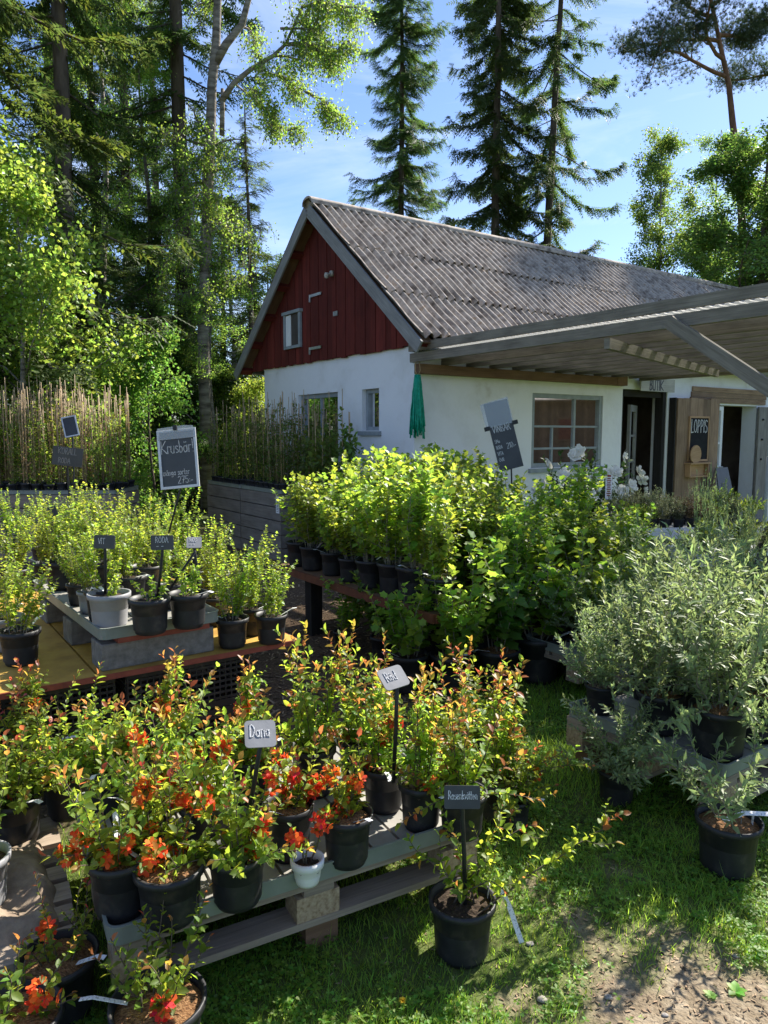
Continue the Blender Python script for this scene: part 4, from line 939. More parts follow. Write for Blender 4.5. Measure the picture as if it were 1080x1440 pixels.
# --- table C
CZ = .52; CO = at(388, 793, CZ) * [1, 1, 0]
def cl(a, b, z=0): return CO - D2 * a + D1 * b + UP * z
tc_ = empty('display_table', cl(0, 0, 0), 0, 'long low table with red brown edge crowded with currant bushes', 'table')
def clo(a, b, z): return -D2 * a + D1 * b + UP * z
mb = MB()
for k in range(8): mb.obox(clo(1.05, .11 + .222 * k, CZ - .015), D2, D1, UP, 1.05, .109, .013)
mb.build('table_top', M['brown_wood'], tc_)
mb = MB(); mb.obox(clo(1.05, -.012, CZ - .022), D2, D1, UP, 1.06, .011, .028); mb.obox(clo(2.112, .88, CZ - .022), D1, D2, UP, .88, .011, .028); mb.build('edge_board', M['dark_edge'], tc_)
for a in (.42, 1.85):
    for b in (.12, 1.55):
        mb = MB(); mb.obox(clo(a, b, (CZ - .03) / 2), D2, D1, UP, .05, .05, (CZ - .03) / 2); mb.build('leg', M['dark_wood'], tc_)
# --- pallet D
DO = at(1020, 1077, .30) * [1, 1, 0]
def dl(a, b, z=0): return DO + D2 * a + D1 * b + UP * z
DA = math.atan2(D1[1], D1[0])
pallet(dl(0, 0, 0), DA, 1.2, .8, 'low wooden pallet at right under the grey leaved willows', .098)
tray(dl(0, 0, FZ + .0005), DA, 1.2, .8, 'grey rimmed tray of willow pots on the right pallet')
def el(a, b, z=0): return dl(.98 + a, .72 + b, z)
pallet(el(0, 0, 0), DA, 1.2, .8, 'second low pallet standing behind the right willow pallet', .098)
tray(el(0, 0, FZ + .0005), DA, 1.2, .8, 'grey tray of taller willows behind the right pallet')
# --- slatted bins
def bin_(loc, rz, L_, W_, label, rows=5, paper=False, mat='bin_wood', hp_=.165, tl_=None):
    t = empty('slatted_bin', loc, rz, label, 'planter bin', 'slatted timber bins with staked plants')
    for k in range(rows):
        z0 = k * (hp_ + .006); zz = z0 + hp_ / 2
        mb = MB()
        mb.obox((L_ / 2, .01, zz), (1, 0, 0), (0, 0, 1), (0, 1, 0), L_ / 2, hp_ / 2 - .003, .0105); mb.obox((L_ / 2, W_ - .01, zz), (1, 0, 0), (0, 0, 1), (0, 1, 0), L_ / 2, hp_ / 2 - .003, .0105)
        mb.obox((.0105, W_ / 2, zz), (0, 1, 0), (0, 0, 1), (1, 0, 0), W_ / 2 - .022, hp_ / 2 - .003, .0105); mb.obox((L_ - .0105, W_ / 2, zz), (0, 1, 0), (0, 0, 1), (1, 0, 0), W_ / 2 - .022, hp_ / 2 - .003, .0105)
        mb.build('board_course', M[mat], t)
    H_ = rows * (hp_ + .006)
    for x, y in ((.045, .045), (L_ - .045, .045), (.045, W_ - .045), (L_ - .045, W_ - .045)):
        mb = MB(); mb.obox((x, y, H_ / 2), (0, 0, 1), (1, 0, 0), (0, 1, 0), H_ / 2, .022, .022); mb.build('corner_post', M['brown_wood'], t)
    mb = MB(); mb.obox((L_ / 2, W_ / 2, H_ - .012), (1, 0, 0), (0, 1, 0), (0, 0, 1), L_ / 2 - .03, W_ / 2 - .03, .008); mb.build('shelf_board', M['bin_wood'], t)
    if paper:
        mb = MB(); mb.obox((L_ - .07, -.004, H_ - .14), (1, 0, 0), (0, 0, 1), (0, 1, 0), .045, .105, .001); pp = mb.build('paper_label', M['tagm'], t)
        mb = MB()
        for q in range(9): mb.obox((L_ - .07, -.0062, H_ - .06 - q * .02), (1, 0, 0), (0, 0, 1), (0, 1, 0), .03 - .01 * (q % 3) / 3, .003, .0006)
        mb.build('printed_lines', M['slate'], pp)
    return H_
EC = at(395, 690, .90) * [1, 1, 0]
EA = math.atan2(-D2[1], -D2[0])       # bin length runs towards the camera along -D2; its front faces away from the house gable
BINH = 5 * .171
def en(k, a, b, z=0): return EC + D2 * (1.22 * (k + 1)) - D2 * a + D1 * b + UP * z
for k in range(2):
    bin_(en(k, 0, 0), EA, 1.2, .85, ('tall slatted grey bin with a paper label beside the white gable', 'tall slatted grey bin behind the one with the paper label')[k], 5, k == 0)
    tray(en(k, 0, 0, BINH), EA, 1.2, .85, ('grey tray of cane-tied climbers on the bin with paper label', 'grey tray of cane-tied climbers on the rear slatted bin')[k], .045, slats=False)
BIN_P = BINH + .006
LB = at(-160, 690, .9) * [1, 1, 0]; LB2 = at(163, 690, .9) * [1, 1, 0]
def lb(a, b, z=0): return np.array([LB2[0] - 3.2 + a, LB2[1] + b, z])
for k in range(2):
    bin_(lb(1.61 * k, 0), 0, 1.59, .85, ('slatted bin of sunlit canes at the left edge', 'slatted bin of sunlit canes left of the big gooseberry sign')[k], 5, False, 'pallet_wood')
    tray(lb(1.61 * k, 0, BINH), 0, 1.59, .85, ('grey tray of canes on the bin at the left edge', 'grey tray of canes on the bin left of the gooseberry sign')[k], .045, slats=False)
# --- herb tables at the shop
def herb_table(c, rz, L_, W_, h, label):
    t = empty('herb_table', (c[0], c[1], 0), rz, label, 'table', 'white herb tables before the shop door')
    mb = MB(); mb.box(0, 0, h - .02, L_, W_, h); mb.build('table_top', M['white_cloth'], t)
    mb = MB(); mb.box(-.012, -.016, h - .085, L_ + .012, -.002, h + .012); mb.box(-.016, .0, h - .085, -.002, W_, h + .012); mb.build('edge_board', M['white_cloth'], t)
    for x, y in ((.06, .06), (L_ - .06, .06), (.06, W_ - .06), (L_ - .06, W_ - .06)):
        mb = MB(); mb.box(x - .025, y - .025, 0, x + .025, y + .025, h - .021); mb.build('leg', M['grey_paint'], t)
HT = at(888, 745, .76) * [1, 1, 0]
HTA = R(8)
herb_table(HT, HTA, 1.25, .75, .76, 'white edged table of herbs and lavender before the plank door')
HT2 = at(985, 782, .62) * [1, 1, 0]
herb_table(HT2, HTA, 1.4, .6, .62, 'lower white edged table of seedlings in front of the herb table')
# ================================================================== POTTED PLANTS
class Kind:
    "a kind of plant with a few variants; the first use moves the variant itself, later uses copy it with its parts"
    def __init__(s, name, cat, group, makers): s.name, s.cat, s.group, s.mk, s.pr = name, cat, group, makers, {}
    def put(s, v, loc, label, rz=None, sc=1.0, group=None, tilt=(0, 0)):
        v = v % len(s.mk)
        if v not in s.pr:
            r = empty(s.name); s.mk[v](r); s.pr[v] = r
        else: r = copy_tree(s.pr[v])
        r.location = Vector([float(q) for q in loc]); r.rotation_euler = (tilt[0], tilt[1], rnd.uniform(0, 6.28) if rz is None else rz)
        r.scale = (sc, sc, sc) if np.isscalar(sc) else sc
        tag(r, label, s.cat, group or s.group)
        return r
def foliage_of(par, sh, leafm, stemm='stem'):
    st, lm, lines = sh
    st.build('stems', M[stemm], par, True)
    return lm.build('foliage', [M[q] for q in ([leafm] if isinstance(leafm, str) else leafm)], par, True), lines
def add_blossom(par, lines, seed, clusters, lo=.04, hi=.42, per=(9, 17), size=.0185, mat='blossom'):
    g = np.random.default_rng(seed + 400); mb = MB(); P_, D_, S_ = [], [], []
    for k in range(clusters):
        Ln = lines[g.integers(0, len(lines))]; p = Ln[int(len(Ln) * g.uniform(lo, hi))]
        for j in range(g.integers(*per)):
            d = nrm(g.normal(0, 1, 3) + [0, 0, .3]); P_.append(p + d * g.uniform(.006, .034)); D_.append(d); S_.append(size * g.uniform(.7, 1.2))
    P_, D_, S_ = np.array(P_), np.array(D_), np.array(S_); up = nrm(np.random.default_rng(1).normal(0, 1, P_.shape))
    mb.scatter(T_FLOWER, P_, D_, up, S_, 0); mb.scatter(T_TUFT, P_, D_, up, S_ * .4, 1)
    return mb.build('blossoms', [M[mat], M['stamen']], par, True)
ORD = ['first', 'second', 'third', 'fourth', 'fifth', 'sixth', 'seventh', 'eighth', 'ninth', 'tenth', 'eleventh', 'twelfth', 'thirteenth', 'fourteenth', 'fifteenth', 'sixteenth']

# --- flowering quinces
def mk_quince(seed, top, n, h, spread, flowers, r=.088, ph=.17, mat='pot', leaf=.043, lean=(0, 0), tip=.86, tagn=1, low=3):
    def f(root):
        pot_mesh(r, ph, mat, root, top, seed)
        _, lines = foliage_of(root, gen_shrub(seed, n, h, spread * 1.15, r * .45, ph - .02, T_OVAL, leaf, .0108, 1, .05, 1.0, 1.8, .30, .42, .09, 0, tip, .7, .0028, .7, lean, .62, low=low, side_tip=False), ['quince', 'quince_tip'], 'stem_dark')
        if flowers: add_blossom(root, lines, seed, flowers)
        for k in range(tagn): tag_strip(root, seed + k * 5, r, ph)
    return f
QU = Kind('potted_quince', 'potted shrub', 'flowering quinces in black pots', [
    mk_quince(1, 'coir', 9, .31, .34, 5, lean=(0, .75), low=3), mk_quince(2, 'coir', 13, .37, .50, 7, low=8), mk_quince(3, 'soil', 12, .34, .50, 4, low=9), mk_quince(4, 'coir', 9, .25, .42, 7, lean=(0, .6), low=4),
    mk_quince(5, 'soil', 14, .40, .30, 3, tip=.72, low=8), mk_quince(6, 'mulch', 14, .48, .27, 1, tip=.62, low=5), mk_quince(7, 'soil', 15, .38, .45, 2, tip=.85, low=9), mk_quince(8, 'soil', 14, .46, .25, 0, tip=.62, low=5)])
def qp(px, py, v, label, sc=1.0, ph=.17, z=None, rz=None):
    z0 = FPZ if z is None else z
    p = at(px, py, z0 + ph * (sc if np.isscalar(sc) else sc[2])); p[2] = z0
    return QU.put(v, p, label, rz, sc)
QU_LIST = [
    (238, 1215, 0, 'quince with orange blossom in big pot topped by sunlit brown coir disc', (1.06, 1.06, .92)), (168, 1200, 1, 'blossoming quince in coir topped pot at the front left corner of the tray', (.98, .98, 1)),
    (333, 1196, 2, 'leafy quince in plain black pot right of the sunlit coir disc', (.95, .95, .9)), (488, 1142, 3, 'low quince with dense red blossom in coir topped pot at tray front', (.9, .9, .95)),
    (405, 1130, 3, 'red blossomed quince in coir topped pot beside the tilted grey sign', (.9, .9, 1)), (592, 1098, 5, 'tall bronze tipped quince near the right end of the tray', (.85, .85, .95)),
    (650, 1112, 5, 'quince in bark mulched pot at the right corner of the tray', (.92, .92, .88)), (290, 1125, 1, 'orange blossomed quince in the middle row behind the white plant tag', (.95, .95, 1.05)),
    (208, 1120, 1, 'orange blossomed quince in the middle row at the left edge of the tray', (.95, .95, 1.05)), (150, 1075, 6, 'leafy green quince at the back left corner of the tray', (1, 1, .95)),
    (245, 1058, 4, 'green quince with upright shoots in the back row, left part of the tray', (.95, .95, 1.05)), (350, 1062, 4, 'green quince with upright shoots in the back row below the tray of gooseberries', (.95, .95, 1.0)),
    (440, 1048, 7, 'tall bronze tipped quince in the middle of the back row', (.95, .95, 1.08)), (505, 1036, 7, 'tall red tipped quince at the right end of the back row', (.95, .95, 1.05)), (540, 1075, 4, 'bronze tipped quince behind the pale leaning square sign', (.9, .9, .95))]
for k, (px, py, v, lab, sc) in enumerate(QU_LIST): qp(px, py, v, lab, sc, rz=rnd.uniform(-.5, .7) if v in (0, 3) else rnd.uniform(0, 6.28))
for px, py, v, lab, sc in ((703, 1092, 5, 'tall yellow green quince on the grass behind the right end of the tray', 1.12), (668, 1030, 7, 'tall red tipped quince on the grass behind the tray, next to the lawn', 1.08), (722, 1120, 6, 'loose quince on the grass just right of the tray corner', .8)): qp(px, py, v, lab, sc, z=0.0)
# small white pot at the tray front
def mk_white(root):
    pot_mesh(.047, .078, 'pot_white', root, 'soil', 5)
    _, ln = foliage_of(root, gen_shrub(77, 3, .16, .5, .02, .07, T_OVAL, .026, .02, 1, .3, 1.0, 1.0, .4), ['quince', 'quince_tip'], 'stem_dark'); add_blossom(root, ln, 8, 2, .5, 1.0)
p = at(432, 1203, FPZ + .085); p[2] = FPZ
Kind('potted_quince', 'potted shrub', 'flowering quinces in black pots', [mk_white]).put(0, p, 'tiny quince with few red blossoms in a small white pot')
# loose quinces left of the tray, on the burlap pallet
QL = [(20, 1120, 6, 'wide leafy quince at the left edge behind the burlap'), (95, 1085, 6, 'leafy quince just left of the grey tray, behind the burlap cloth'), (45, 1050, 4, 'upright quince at the back of the left pallet')]
for px, py, v, lab in QL: qp(px, py, v, lab, (1.05, 1.05, 1.0), z=.15)
def mk_q_grey(root): mk_quince(12, 'soil', 7, .30, .8, 0, mat='pot_grey')(root)
p = at(-32, 1195, .34); p[2] = .15; Kind('potted_quince', 'potted shrub', 'flowering quinces in black pots', [mk_q_grey]).put(0, p, 'sprawling quince in a grey pot beside the burlap at the left edge')
# nearest row on the ground at the lower left
def mk_qlow(seed, n, h, lean, fl): return mk_quince(seed, 'coir', n, h, .5, fl, r=.115, ph=.20, leaf=.036, lean=lean, tip=.8)
KQ = Kind('potted_quince', 'potted shrub', 'flowering quinces in black pots', [mk_qlow(21, 8, .34, (.15, .30), 1), mk_qlow(22, 7, .24, (.2, -.1), 1)])
p = at(222, 1402, .205); p[2] = 0; KQ.put(0, p, 'quince in coir topped pot on the ground before the tray corner', .2)
p = at(15, 1425, .205); p[2] = 0; KQ.put(1, p, 'coral blossomed quince in the lower left corner of the picture', .6)
p = at(80, 1330, .205); p[2] = 0; KQ.put(1, p, 'low quince in a pot before the burlap covered pallet', 2.8, (.9, .9, .9))
# potted quince with a long arching shoot, standing on the grass
def mk_arch(root):
    pot_mesh(.100, .185, 'pot', root, 'soil', 3)
    g = np.random.default_rng(3); st = MB(); lv = []
    for end, hh, n in (((.57, .22, .25), .01, 16), ((.24, .05, .30), .06, 9), ((-.05, .10, .26), .05, 8), ((.16, .16, .22), .08, 8), ((.12, -.06, .16), .05, 7), ((-.14, .02, .20), .05, 7)):
        a = np.array([g.normal(0, .02), g.normal(0, .02), .165]); e = np.array(end) + [0, 0, .09]; s_ = np.linspace(0, 1, n + 1)[:, None]
        P = a * (1 - s_) + e * s_ + UP * (4 * hh * s_ * (1 - s_)) + g.normal(0, .006, (n + 1, 3)) * s_
        st.tube(P, np.linspace(.003, .0012, n + 1), 5, cap=False); leaves_on(g, P, .010, .10, 1, 1.0, .042, lv, .80, .7, tipscale=.75)
        for j in range(1, n - 1, 2):
            d = nrm(P[j + 1] - P[j]); Q = stem_line(g, P[j], nrm(d + g.normal(0, .6, 3) + [0, 0, .4]), .10, 4); st.tube(Q, .0012, 3, cap=False); leaves_on(g, Q, .011, .1, 1, 1.0, .036, lv, .95)
    lm = MB(); q = [np.array(z) for z in zip(*lv)]; lm.scatter(T_OVAL, *q)
    st.build('stems', M['stem_dark'], root, True); lm.build('foliage', [M['quince'], M['quince_tip']], root, True)
    mb = MB(); strip(mb, [np.array([.13, .06, .17]), np.array([.155, .045, .12]), np.array([.19, .02, .02])], .016, (0, -1, .3)); mb.build('plant_tag', M['tagm'], root)
    mb = MB(); strip(mb, [np.array([.082, .03, .165]), np.array([.088, .03, .21])], .012, (1, 0, .2)); mb.build('plant_tag', M['tagm'], root)
p = at(650, 1262, .185); p[2] = 0
ARCH = Kind('potted_quince', 'potted shrub', 'flowering quinces in black pots', [mk_arch]).put(0, p, 'black potted quince standing on the grass, one long shoot arching right', 0.0)
ARCH_P = p.copy()

# --- gooseberries
def mk_goose(seed, n, h, spread, mat='pot', r=.088, ph=.16, top='soil', size=.021):
    def f(root):
        pot_mesh(r, ph, mat, root, top, seed + 30)
        foliage_of(root, gen_shrub(seed + 100, n, h, spread, r * .5, ph - .02, T_LOBE3, size * 1.35, .0135, 2, .10, 1.1, 3.6, .38, .40, .10, 0, 1.1, 0, .0028, .7, (0, 0), .45), 'goose', 'stem_pale')
        tag_strip(root, seed + 3, r, ph, .09)
    return f
GO = Kind('potted_gooseberry', 'potted shrub', 'gooseberry bushes on and around the yellow table', [mk_goose(1, 10, .38, .45), mk_goose(2, 12, .42, .35), mk_goose(3, 9, .36, .6, 'pot_grey', .092, .165), mk_goose(4, 13, .46, .35), mk_goose(5, 4, .12, .5, 'pot_grey', .092, .165, size=.02), mk_goose(6, 3, .13, .6), mk_goose(7, 4, .16, .5)])
def gp(px, py, v, lab, z0, ph=.16, sc=1.0):
    p = at(px, py, z0 + ph * sc); p[2] = z0; return GO.put(v, p, lab, None, sc)
gp(153, 833, 4, 'nearly leafless gooseberry in a light grey pot at the tray corner', TPZ, .165)
gp(210, 840, 5, 'pruned gooseberry in a black pot at the middle of the tray front', TPZ)
gp(264, 833, 6, 'pruned gooseberry in a black pot at the right end of the tray front', TPZ)
rows = [('second', .26, (0, 1, 3)), ('third', .47, (2, 1, 0)), ('fourth', .68, (3, 0, 1)), ('fifth', .89, (1, 3, 0)), ('back', 1.14, (0, 1, 3))]
for rn, b, vs in rows:
    for c, v in enumerate(vs):
        GO.put(v, tl((.10, .28, .46)[c] + rnd.uniform(-.015, .015), b + .03 * c, TPZ), f'bright leafy gooseberry in the {rn} row of the tray, {("left", "middle", "right")[c]} column', None, rnd.uniform(.62, 1.12)) if (c, rn) not in ((1, 'second'), (1, 'fourth'), (2, 'third'), (0, 'fifth')) else None
for px, py, v, lab in ((326, 868, 1, 'gooseberry in black pot at the red table edge, nearest of four on the right'), (352, 853, 3, 'gooseberry in black pot behind the one at the red table edge'), (381, 863, 0, 'gooseberry with slim upright shoots at the right corner of the yellow table'), (300, 838, 1, 'dense gooseberry right of the tray, below the small pale sign')):
    gp(px, py, v, lab, BZ + .001, sc=.92 if px > 320 else 1.0)
for px, py, v, lab in ((27, 885, 0, 'bushy gooseberry in black pot on the bare yellow board at left'), (5, 868, 2, 'gooseberry in grey pot behind the black one on the yellow board'), (-35, 850, 3, 'gooseberry at the left edge of the yellow board'), (20, 800, 1, 'gooseberry behind the pair of pots on the yellow board'), (65, 790, 0, 'gooseberry beside the left rim of the grey tray'), (-40, 790, 3, 'gooseberry at the far left behind the yellow board pots'),
                       (20, 760, 3, 'gooseberry in the last row at the left, below the black name sign'), (75, 752, 1, 'gooseberry in the last row behind the tray rim'), (-30, 745, 1, 'gooseberry at the back left corner of the yellow table')):
    gp(px, py, v, lab, BZ + .001)
# tall loose gooseberries on crates behind the tray
for k, (px, d, z0, lab, v) in enumerate(((130, 5.3, .55, 'tall gooseberry behind the tray, left of the big gooseberry sign', 3), (185, 5.5, .55, 'tall gooseberry behind the tray, under the big gooseberry sign', 1), (255, 5.4, .50, 'gooseberry behind the tray, right of the big sign pole', 3), (300, 5.0, .45, 'gooseberry at the back right, before the slatted bin', 0), (60, 5.6, .55, 'gooseberry behind the tray, in front of the left canes', 0))):
    p = atd(px, 700, d); p[2] = 0
    bb = empty('black_crate', (p[0] - .17, p[1] - .13, 0), rnd.uniform(-.2, .2), lab.replace('tall gooseberry', 'black crate').replace('gooseberry', 'black crate', 1) + ', standing on the ground', 'crate', 'crates behind the gooseberry tray')
    mb = MB(); w, dd, h = .36, .28, z0
    for (x0, y0, x1, y1) in ((0, 0, w, .012), (0, dd - .012, w, dd), (0, .012, .012, dd - .012), (w - .012, .012, w, dd - .012)): mb.box(x0, y0, .01, x1, y1, h - .01)
    mb.build('crate_side', M['pot'], bb); mb = MB(); mb.box(.004, .004, h - .01, w - .004, dd - .004, h - .002); mb.box(-.006, -.006, h - .03, w + .006, -.0005, h - .012); mb.build('crate_rim', M['pot'], bb)
    GO.put(v, (p[0], p[1], z0 - .001), lab, None, 1.15)

# --- currants on table C
def mk_cur(seed, n, h, spread, top='soil', mat='pot', r=.105, ph=.205, leafm='currant', size=.043, tipm=None):
    def f(root):
        pot_mesh(r, ph, mat, root, top, seed + 60)
        foliage_of(root, gen_shrub(seed + 200, n + 2, h, spread * 1.15, r * .5, ph - .02, T_LOBE, size * 1.42, .0175, 1, .10, 1.15, 4.0, .36, .40, .09, 0, 1.1, 0, .0035, .75, (0, 0), .38, .75), leafm, 'stem_pale')
        tag_strip(root, seed + 9, r, ph, .10)
    return f
CU = Kind('potted_currant', 'potted shrub', 'currant bushes on the long display table', [mk_cur(1, 9, .60, .26), mk_cur(2, 11, .64, .30), mk_cur(3, 8, .56, .34), mk_cur(4, 12, .66, .24), mk_cur(5, 9, .52, .40, 'coir')])
na, nb_ = 8, 6
for i in range(na):
    for j in range(nb_):
        a, b = .16 + i * .262 + rnd.uniform(-.02, .02), .14 + j * .30 + rnd.uniform(-.02, .02)
        if (i == na - 1 and j == 1) or (i in (2, 4, 5, 6) and j in (1, 3, 4) and (i * 3 + j * 2) % 4 == 0): continue
        v = 4 if i == na - 1 and j < 4 else rnd.randrange(4)
        sc = rnd.uniform(.80, 1.22) * (.9 if j == 0 and i < 4 else 1.0) * (.92 if i == na - 1 else 1) * (1 - .05 * max(0, j - 2) * (i > 3))
        # pots of the outer row stand bare at the left edge, the nearest row has lower bushes
        CU.put(v, cl(a, b, CZ), f'bright currant bush, {ORD[j]} from left in {ORD[i]} row from far end of long table', None, (sc, sc, sc))
# stragglers right of the table, on a low bench
for k, (px, d, z0, lab) in enumerate(((770, 5.3, .36, 'currant bush right of the long table, below the white peony'), (830, 5.0, .40, 'currant bush between the long table and the grey willows'), (880, 5.4, .42, 'currant bush behind the willows, before the herb table'), (800, 6.1, .22, 'currant bush in front of the peony, leftmost of two'), (870, 6.3, .22, 'currant bush in front of the peony, rightmost of two'), (720, 6.6, .45, 'currant bush below the tall wall chalkboard'))):
    p = atd(px, 800, d); p[2] = 0
    bb = empty('wooden_crate', (p[0] - .18, p[1] - .15, 0), rnd.uniform(-.3, .3), 'wooden crate under the ' + lab, 'crate', 'wooden crates under the currants')
    mb = MB()
    for z in np.linspace(.06, z0 - .06, 3):
        for (c, e, l) in (((.18, .006), (1, 0, 0), .18), ((.18, .294), (1, 0, 0), .18), ((.006, .15), (0, 1, 0), .138), ((.354, .15), (0, 1, 0), .138)): mb.obox((c[0], c[1], z), e, (0, 0, 1), (-e[1], e[0], 0), l, .05, .006)
    mb.build('slats', M['brown_wood'], bb); mb = MB(); mb.box(.0, .0, z0 - .012, .36, .30, z0 - .001); mb.build('crate_top', M['brown_wood'], bb)
    CU.put(rnd.randrange(4), (p[0], p[1], z0), lab, None, rnd.uniform(.82, .95), 'currant bushes right of the long table')
# darker currants on the ground in front of the table
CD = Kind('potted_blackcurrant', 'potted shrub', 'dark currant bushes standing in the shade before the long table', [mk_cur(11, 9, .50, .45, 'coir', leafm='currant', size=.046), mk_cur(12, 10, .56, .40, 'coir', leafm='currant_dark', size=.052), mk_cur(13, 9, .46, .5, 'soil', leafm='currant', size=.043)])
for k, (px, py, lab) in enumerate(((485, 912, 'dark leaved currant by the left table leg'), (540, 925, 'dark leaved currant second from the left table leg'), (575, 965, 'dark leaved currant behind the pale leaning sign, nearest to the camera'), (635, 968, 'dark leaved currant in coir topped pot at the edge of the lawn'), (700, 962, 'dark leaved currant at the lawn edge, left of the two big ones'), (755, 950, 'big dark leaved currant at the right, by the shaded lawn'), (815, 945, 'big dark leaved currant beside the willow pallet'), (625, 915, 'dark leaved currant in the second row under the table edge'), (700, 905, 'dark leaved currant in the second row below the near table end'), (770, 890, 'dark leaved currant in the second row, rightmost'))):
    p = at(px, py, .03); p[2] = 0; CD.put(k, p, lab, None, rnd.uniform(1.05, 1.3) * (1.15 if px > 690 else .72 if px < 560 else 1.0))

# --- grey willows
def mk_wil(seed, n, h, spread, top='coir', size=.034, lean=(0, 0)):
    def f(root):
        pot_mesh(.11, .20, 'pot', root, top, seed + 80)
        foliage_of(root, gen_shrub(seed + 300, n + 3, h, spread * 1.2, .05, .18, T_NARROW_W, size * 1.5, .016, 2, .05, .85, 4.5, .40, .26, .13, .15, 1.1, 0, .003, .5, lean, .45, .8, low=5), 'willow', 'stem_pale')
        tag_strip(root, seed + 2, .11, .20, .13)
    return f
T_NARROW_W = tpl_narrow(.17, .05, .15)
WI = Kind('potted_willow', 'potted shrub', 'grey leaved willows in black pots', [mk_wil(1, 10, .62, .55), mk_wil(2, 9, .56, .7), mk_wil(3, 11, .66, .45), mk_wil(4, 8, .54, .75, 'mulch')])
for j, b in enumerate((.14, .44, .74, 1.04)):
    for i, a in enumerate((.12, .40, .68)):
        WI.put(rnd.randrange(4), dl(a + rnd.uniform(-.02, .02), b + rnd.uniform(-.02, .02), FPZ), f'grey leaved willow, {ORD[i]} from near edge in {("left", "second", "third", "right")[j]} row of right pallet', None, rnd.uniform(.9, 1.08) * (1, .95, (.66, .75, .95, 1)[j])[i])
for j, b in enumerate((.18, .52, .9)):
    for i, a in enumerate((.14, .42, .68)):
        WI.put((i * 2 + j) % 4, el(a, b, FPZ), f'taller grey willow, {ORD[i]} from front in {("left", "middle", "right")[j]} row of rear pallet', None, rnd.uniform(.85, .95) * (.66, .78, .95)[j])
for k, (px, d, sc, lab) in enumerate(((1030, 5.6, 1.7, 'tall slender willow at right before the dark shop opening'), (985, 5.9, 1.75, 'tall slender willow whose tip reaches the chalkboard on the plank door'), (1075, 5.3, 1.6, 'tall willow at the right edge behind the willow pallets'))):
    p = atd(px, 800, d); p[2] = 0; WI.put(2, p, lab, None, (sc * (.30, .22, .4)[k], sc * (.30, .22, .4)[k], sc * (.85, .9, .85)[k]))
def mk_wil_low(root):
    pot_mesh(.112, .20, 'pot', root, 'coir', 7)
    foliage_of(root, gen_shrub(388, 8, .44, .85, .05, .18, T_NARROW_W, .05, .017, 2, .1, .85, 3.4, .4, .30, .13, .15, 1.1, 0, .003, .5, (-.35, .25), .4, .8), 'willow', 'stem_pale')
    mb = MB(); strip(mb, [np.array([-.03, -.02, .20]), np.array([.04, -.03, .235]), np.array([.15, -.045, .238])], .018, (0, -.5, 1)); mb.build('plant_tag', M['tagm'], root)
    mb = MB(); strip(mb, [np.array([.075, -.02, .18]), np.array([.078, -.02, .225])], .012, (1, 0, .2)); mb.build('plant_tag', M['tagm'], root)
p = at(1025, 1150, .20); p[2] = 0
Kind('potted_willow', 'potted shrub', 'grey leaved willows in black pots', [mk_wil_low]).put(0, p, 'grey leaved willow in coir topped black pot on the grass by the right pallet', 0.0)
p = at(868, 1078, .16); p[2] = 0; WI.put(1, p, 'low willow in coir topped pot on grass at the left end of right pallet', None, .75)

# --- cane-tied climbers in the bins
def mk_climb(seed, canes, dens, leafm, h=1.2, size=.045, r=.06, ph=.12, sp=.05):
    def f(root):
        g = np.random.default_rng(seed + 500); pot_mesh(r, ph, 'pot', root, 'soil', seed)
        st = MB(); lv = []; top = 0
        for k in range(canes):
            mb = MB(); a = g.uniform(0, 6.28); b = np.array([math.cos(a) * r * .45, math.sin(a) * r * .45, .03]); hh = h * g.uniform(.86, 1.08)
            e = b + np.array([g.normal(0, .03), g.normal(0, .03), hh]); mb.tube([b, (b + e) / 2 + g.normal(0, .004, 3), e], .0042, 6); mb.build('cane', M['cane'], root, True)
            s_ = np.linspace(0, 1, 26)[:, None]; ph_ = g.uniform(0, 6.28)
            P = b + (e - b) * s_ * g.uniform(.75, .95) + np.concatenate([.014 * np.cos(s_ * 22 + ph_), .014 * np.sin(s_ * 22 + ph_), 0 * s_], 1)
            st.tube(P, .0018, 4, cap=False); leaves_on(g, P, sp, .03, 2, 1.25, size, lv, jit=.5, tipscale=.7)
            for j in range(int(dens)):
                q = int(g.integers(2, 24)); Q = stem_line(g, P[q], nrm(g.normal(0, 1, 3) * [1, 1, .3] + [0, 0, .6]), g.uniform(.06, .22), 5, .1, .2); st.tube(Q, .0014, 3, cap=False); leaves_on(g, Q, sp * .8, .1, 2, 1.2, size * .9, lv, jit=.5)
        st.build('stems', M['stem'], root, True); lm = MB(); q = [np.array(z) for z in zip(*lv)]; lm.scatter(T_OVAL, *q); lm.build('foliage', M[leafm], root, True)
    return f
CL = Kind('cane_climber', 'staked plant', 'cane-tied climbers in the slatted bins by the gable', [mk_climb(1, 2, 14, 'climber'), mk_climb(2, 1, 22, 'climber'), mk_climb(3, 2, 13, 'climber', 1.25), mk_climb(4, 1, 20, 'climber', 1.15)])
for k in range(2):
    for i in range(8):
        for j in range(4):
            nm = ('bin with paper label', 'rear slatted bin')[k]
            CL.put(rnd.randrange(4), en(k, 1.2 - .09 - i * .146 + rnd.uniform(-.015, .015), .10 + j * .21, BIN_P), f'cane-tied climber, {ORD[i]} from near end in {("outer", "second", "third", "inner")[j]} row of {nm}', None, (1, 1, rnd.uniform(.88, 1.02)))
CLL = Kind('cane_climber', 'staked plant', 'sunlit canes in the bins at the left', [mk_climb(5, 4, 6, 'herb', 1.2, .045), mk_climb(6, 5, 1, 'dry_leaf', 1.22, .035, sp=.14), mk_climb(7, 2, 12, 'lime', 1.25, .055)])
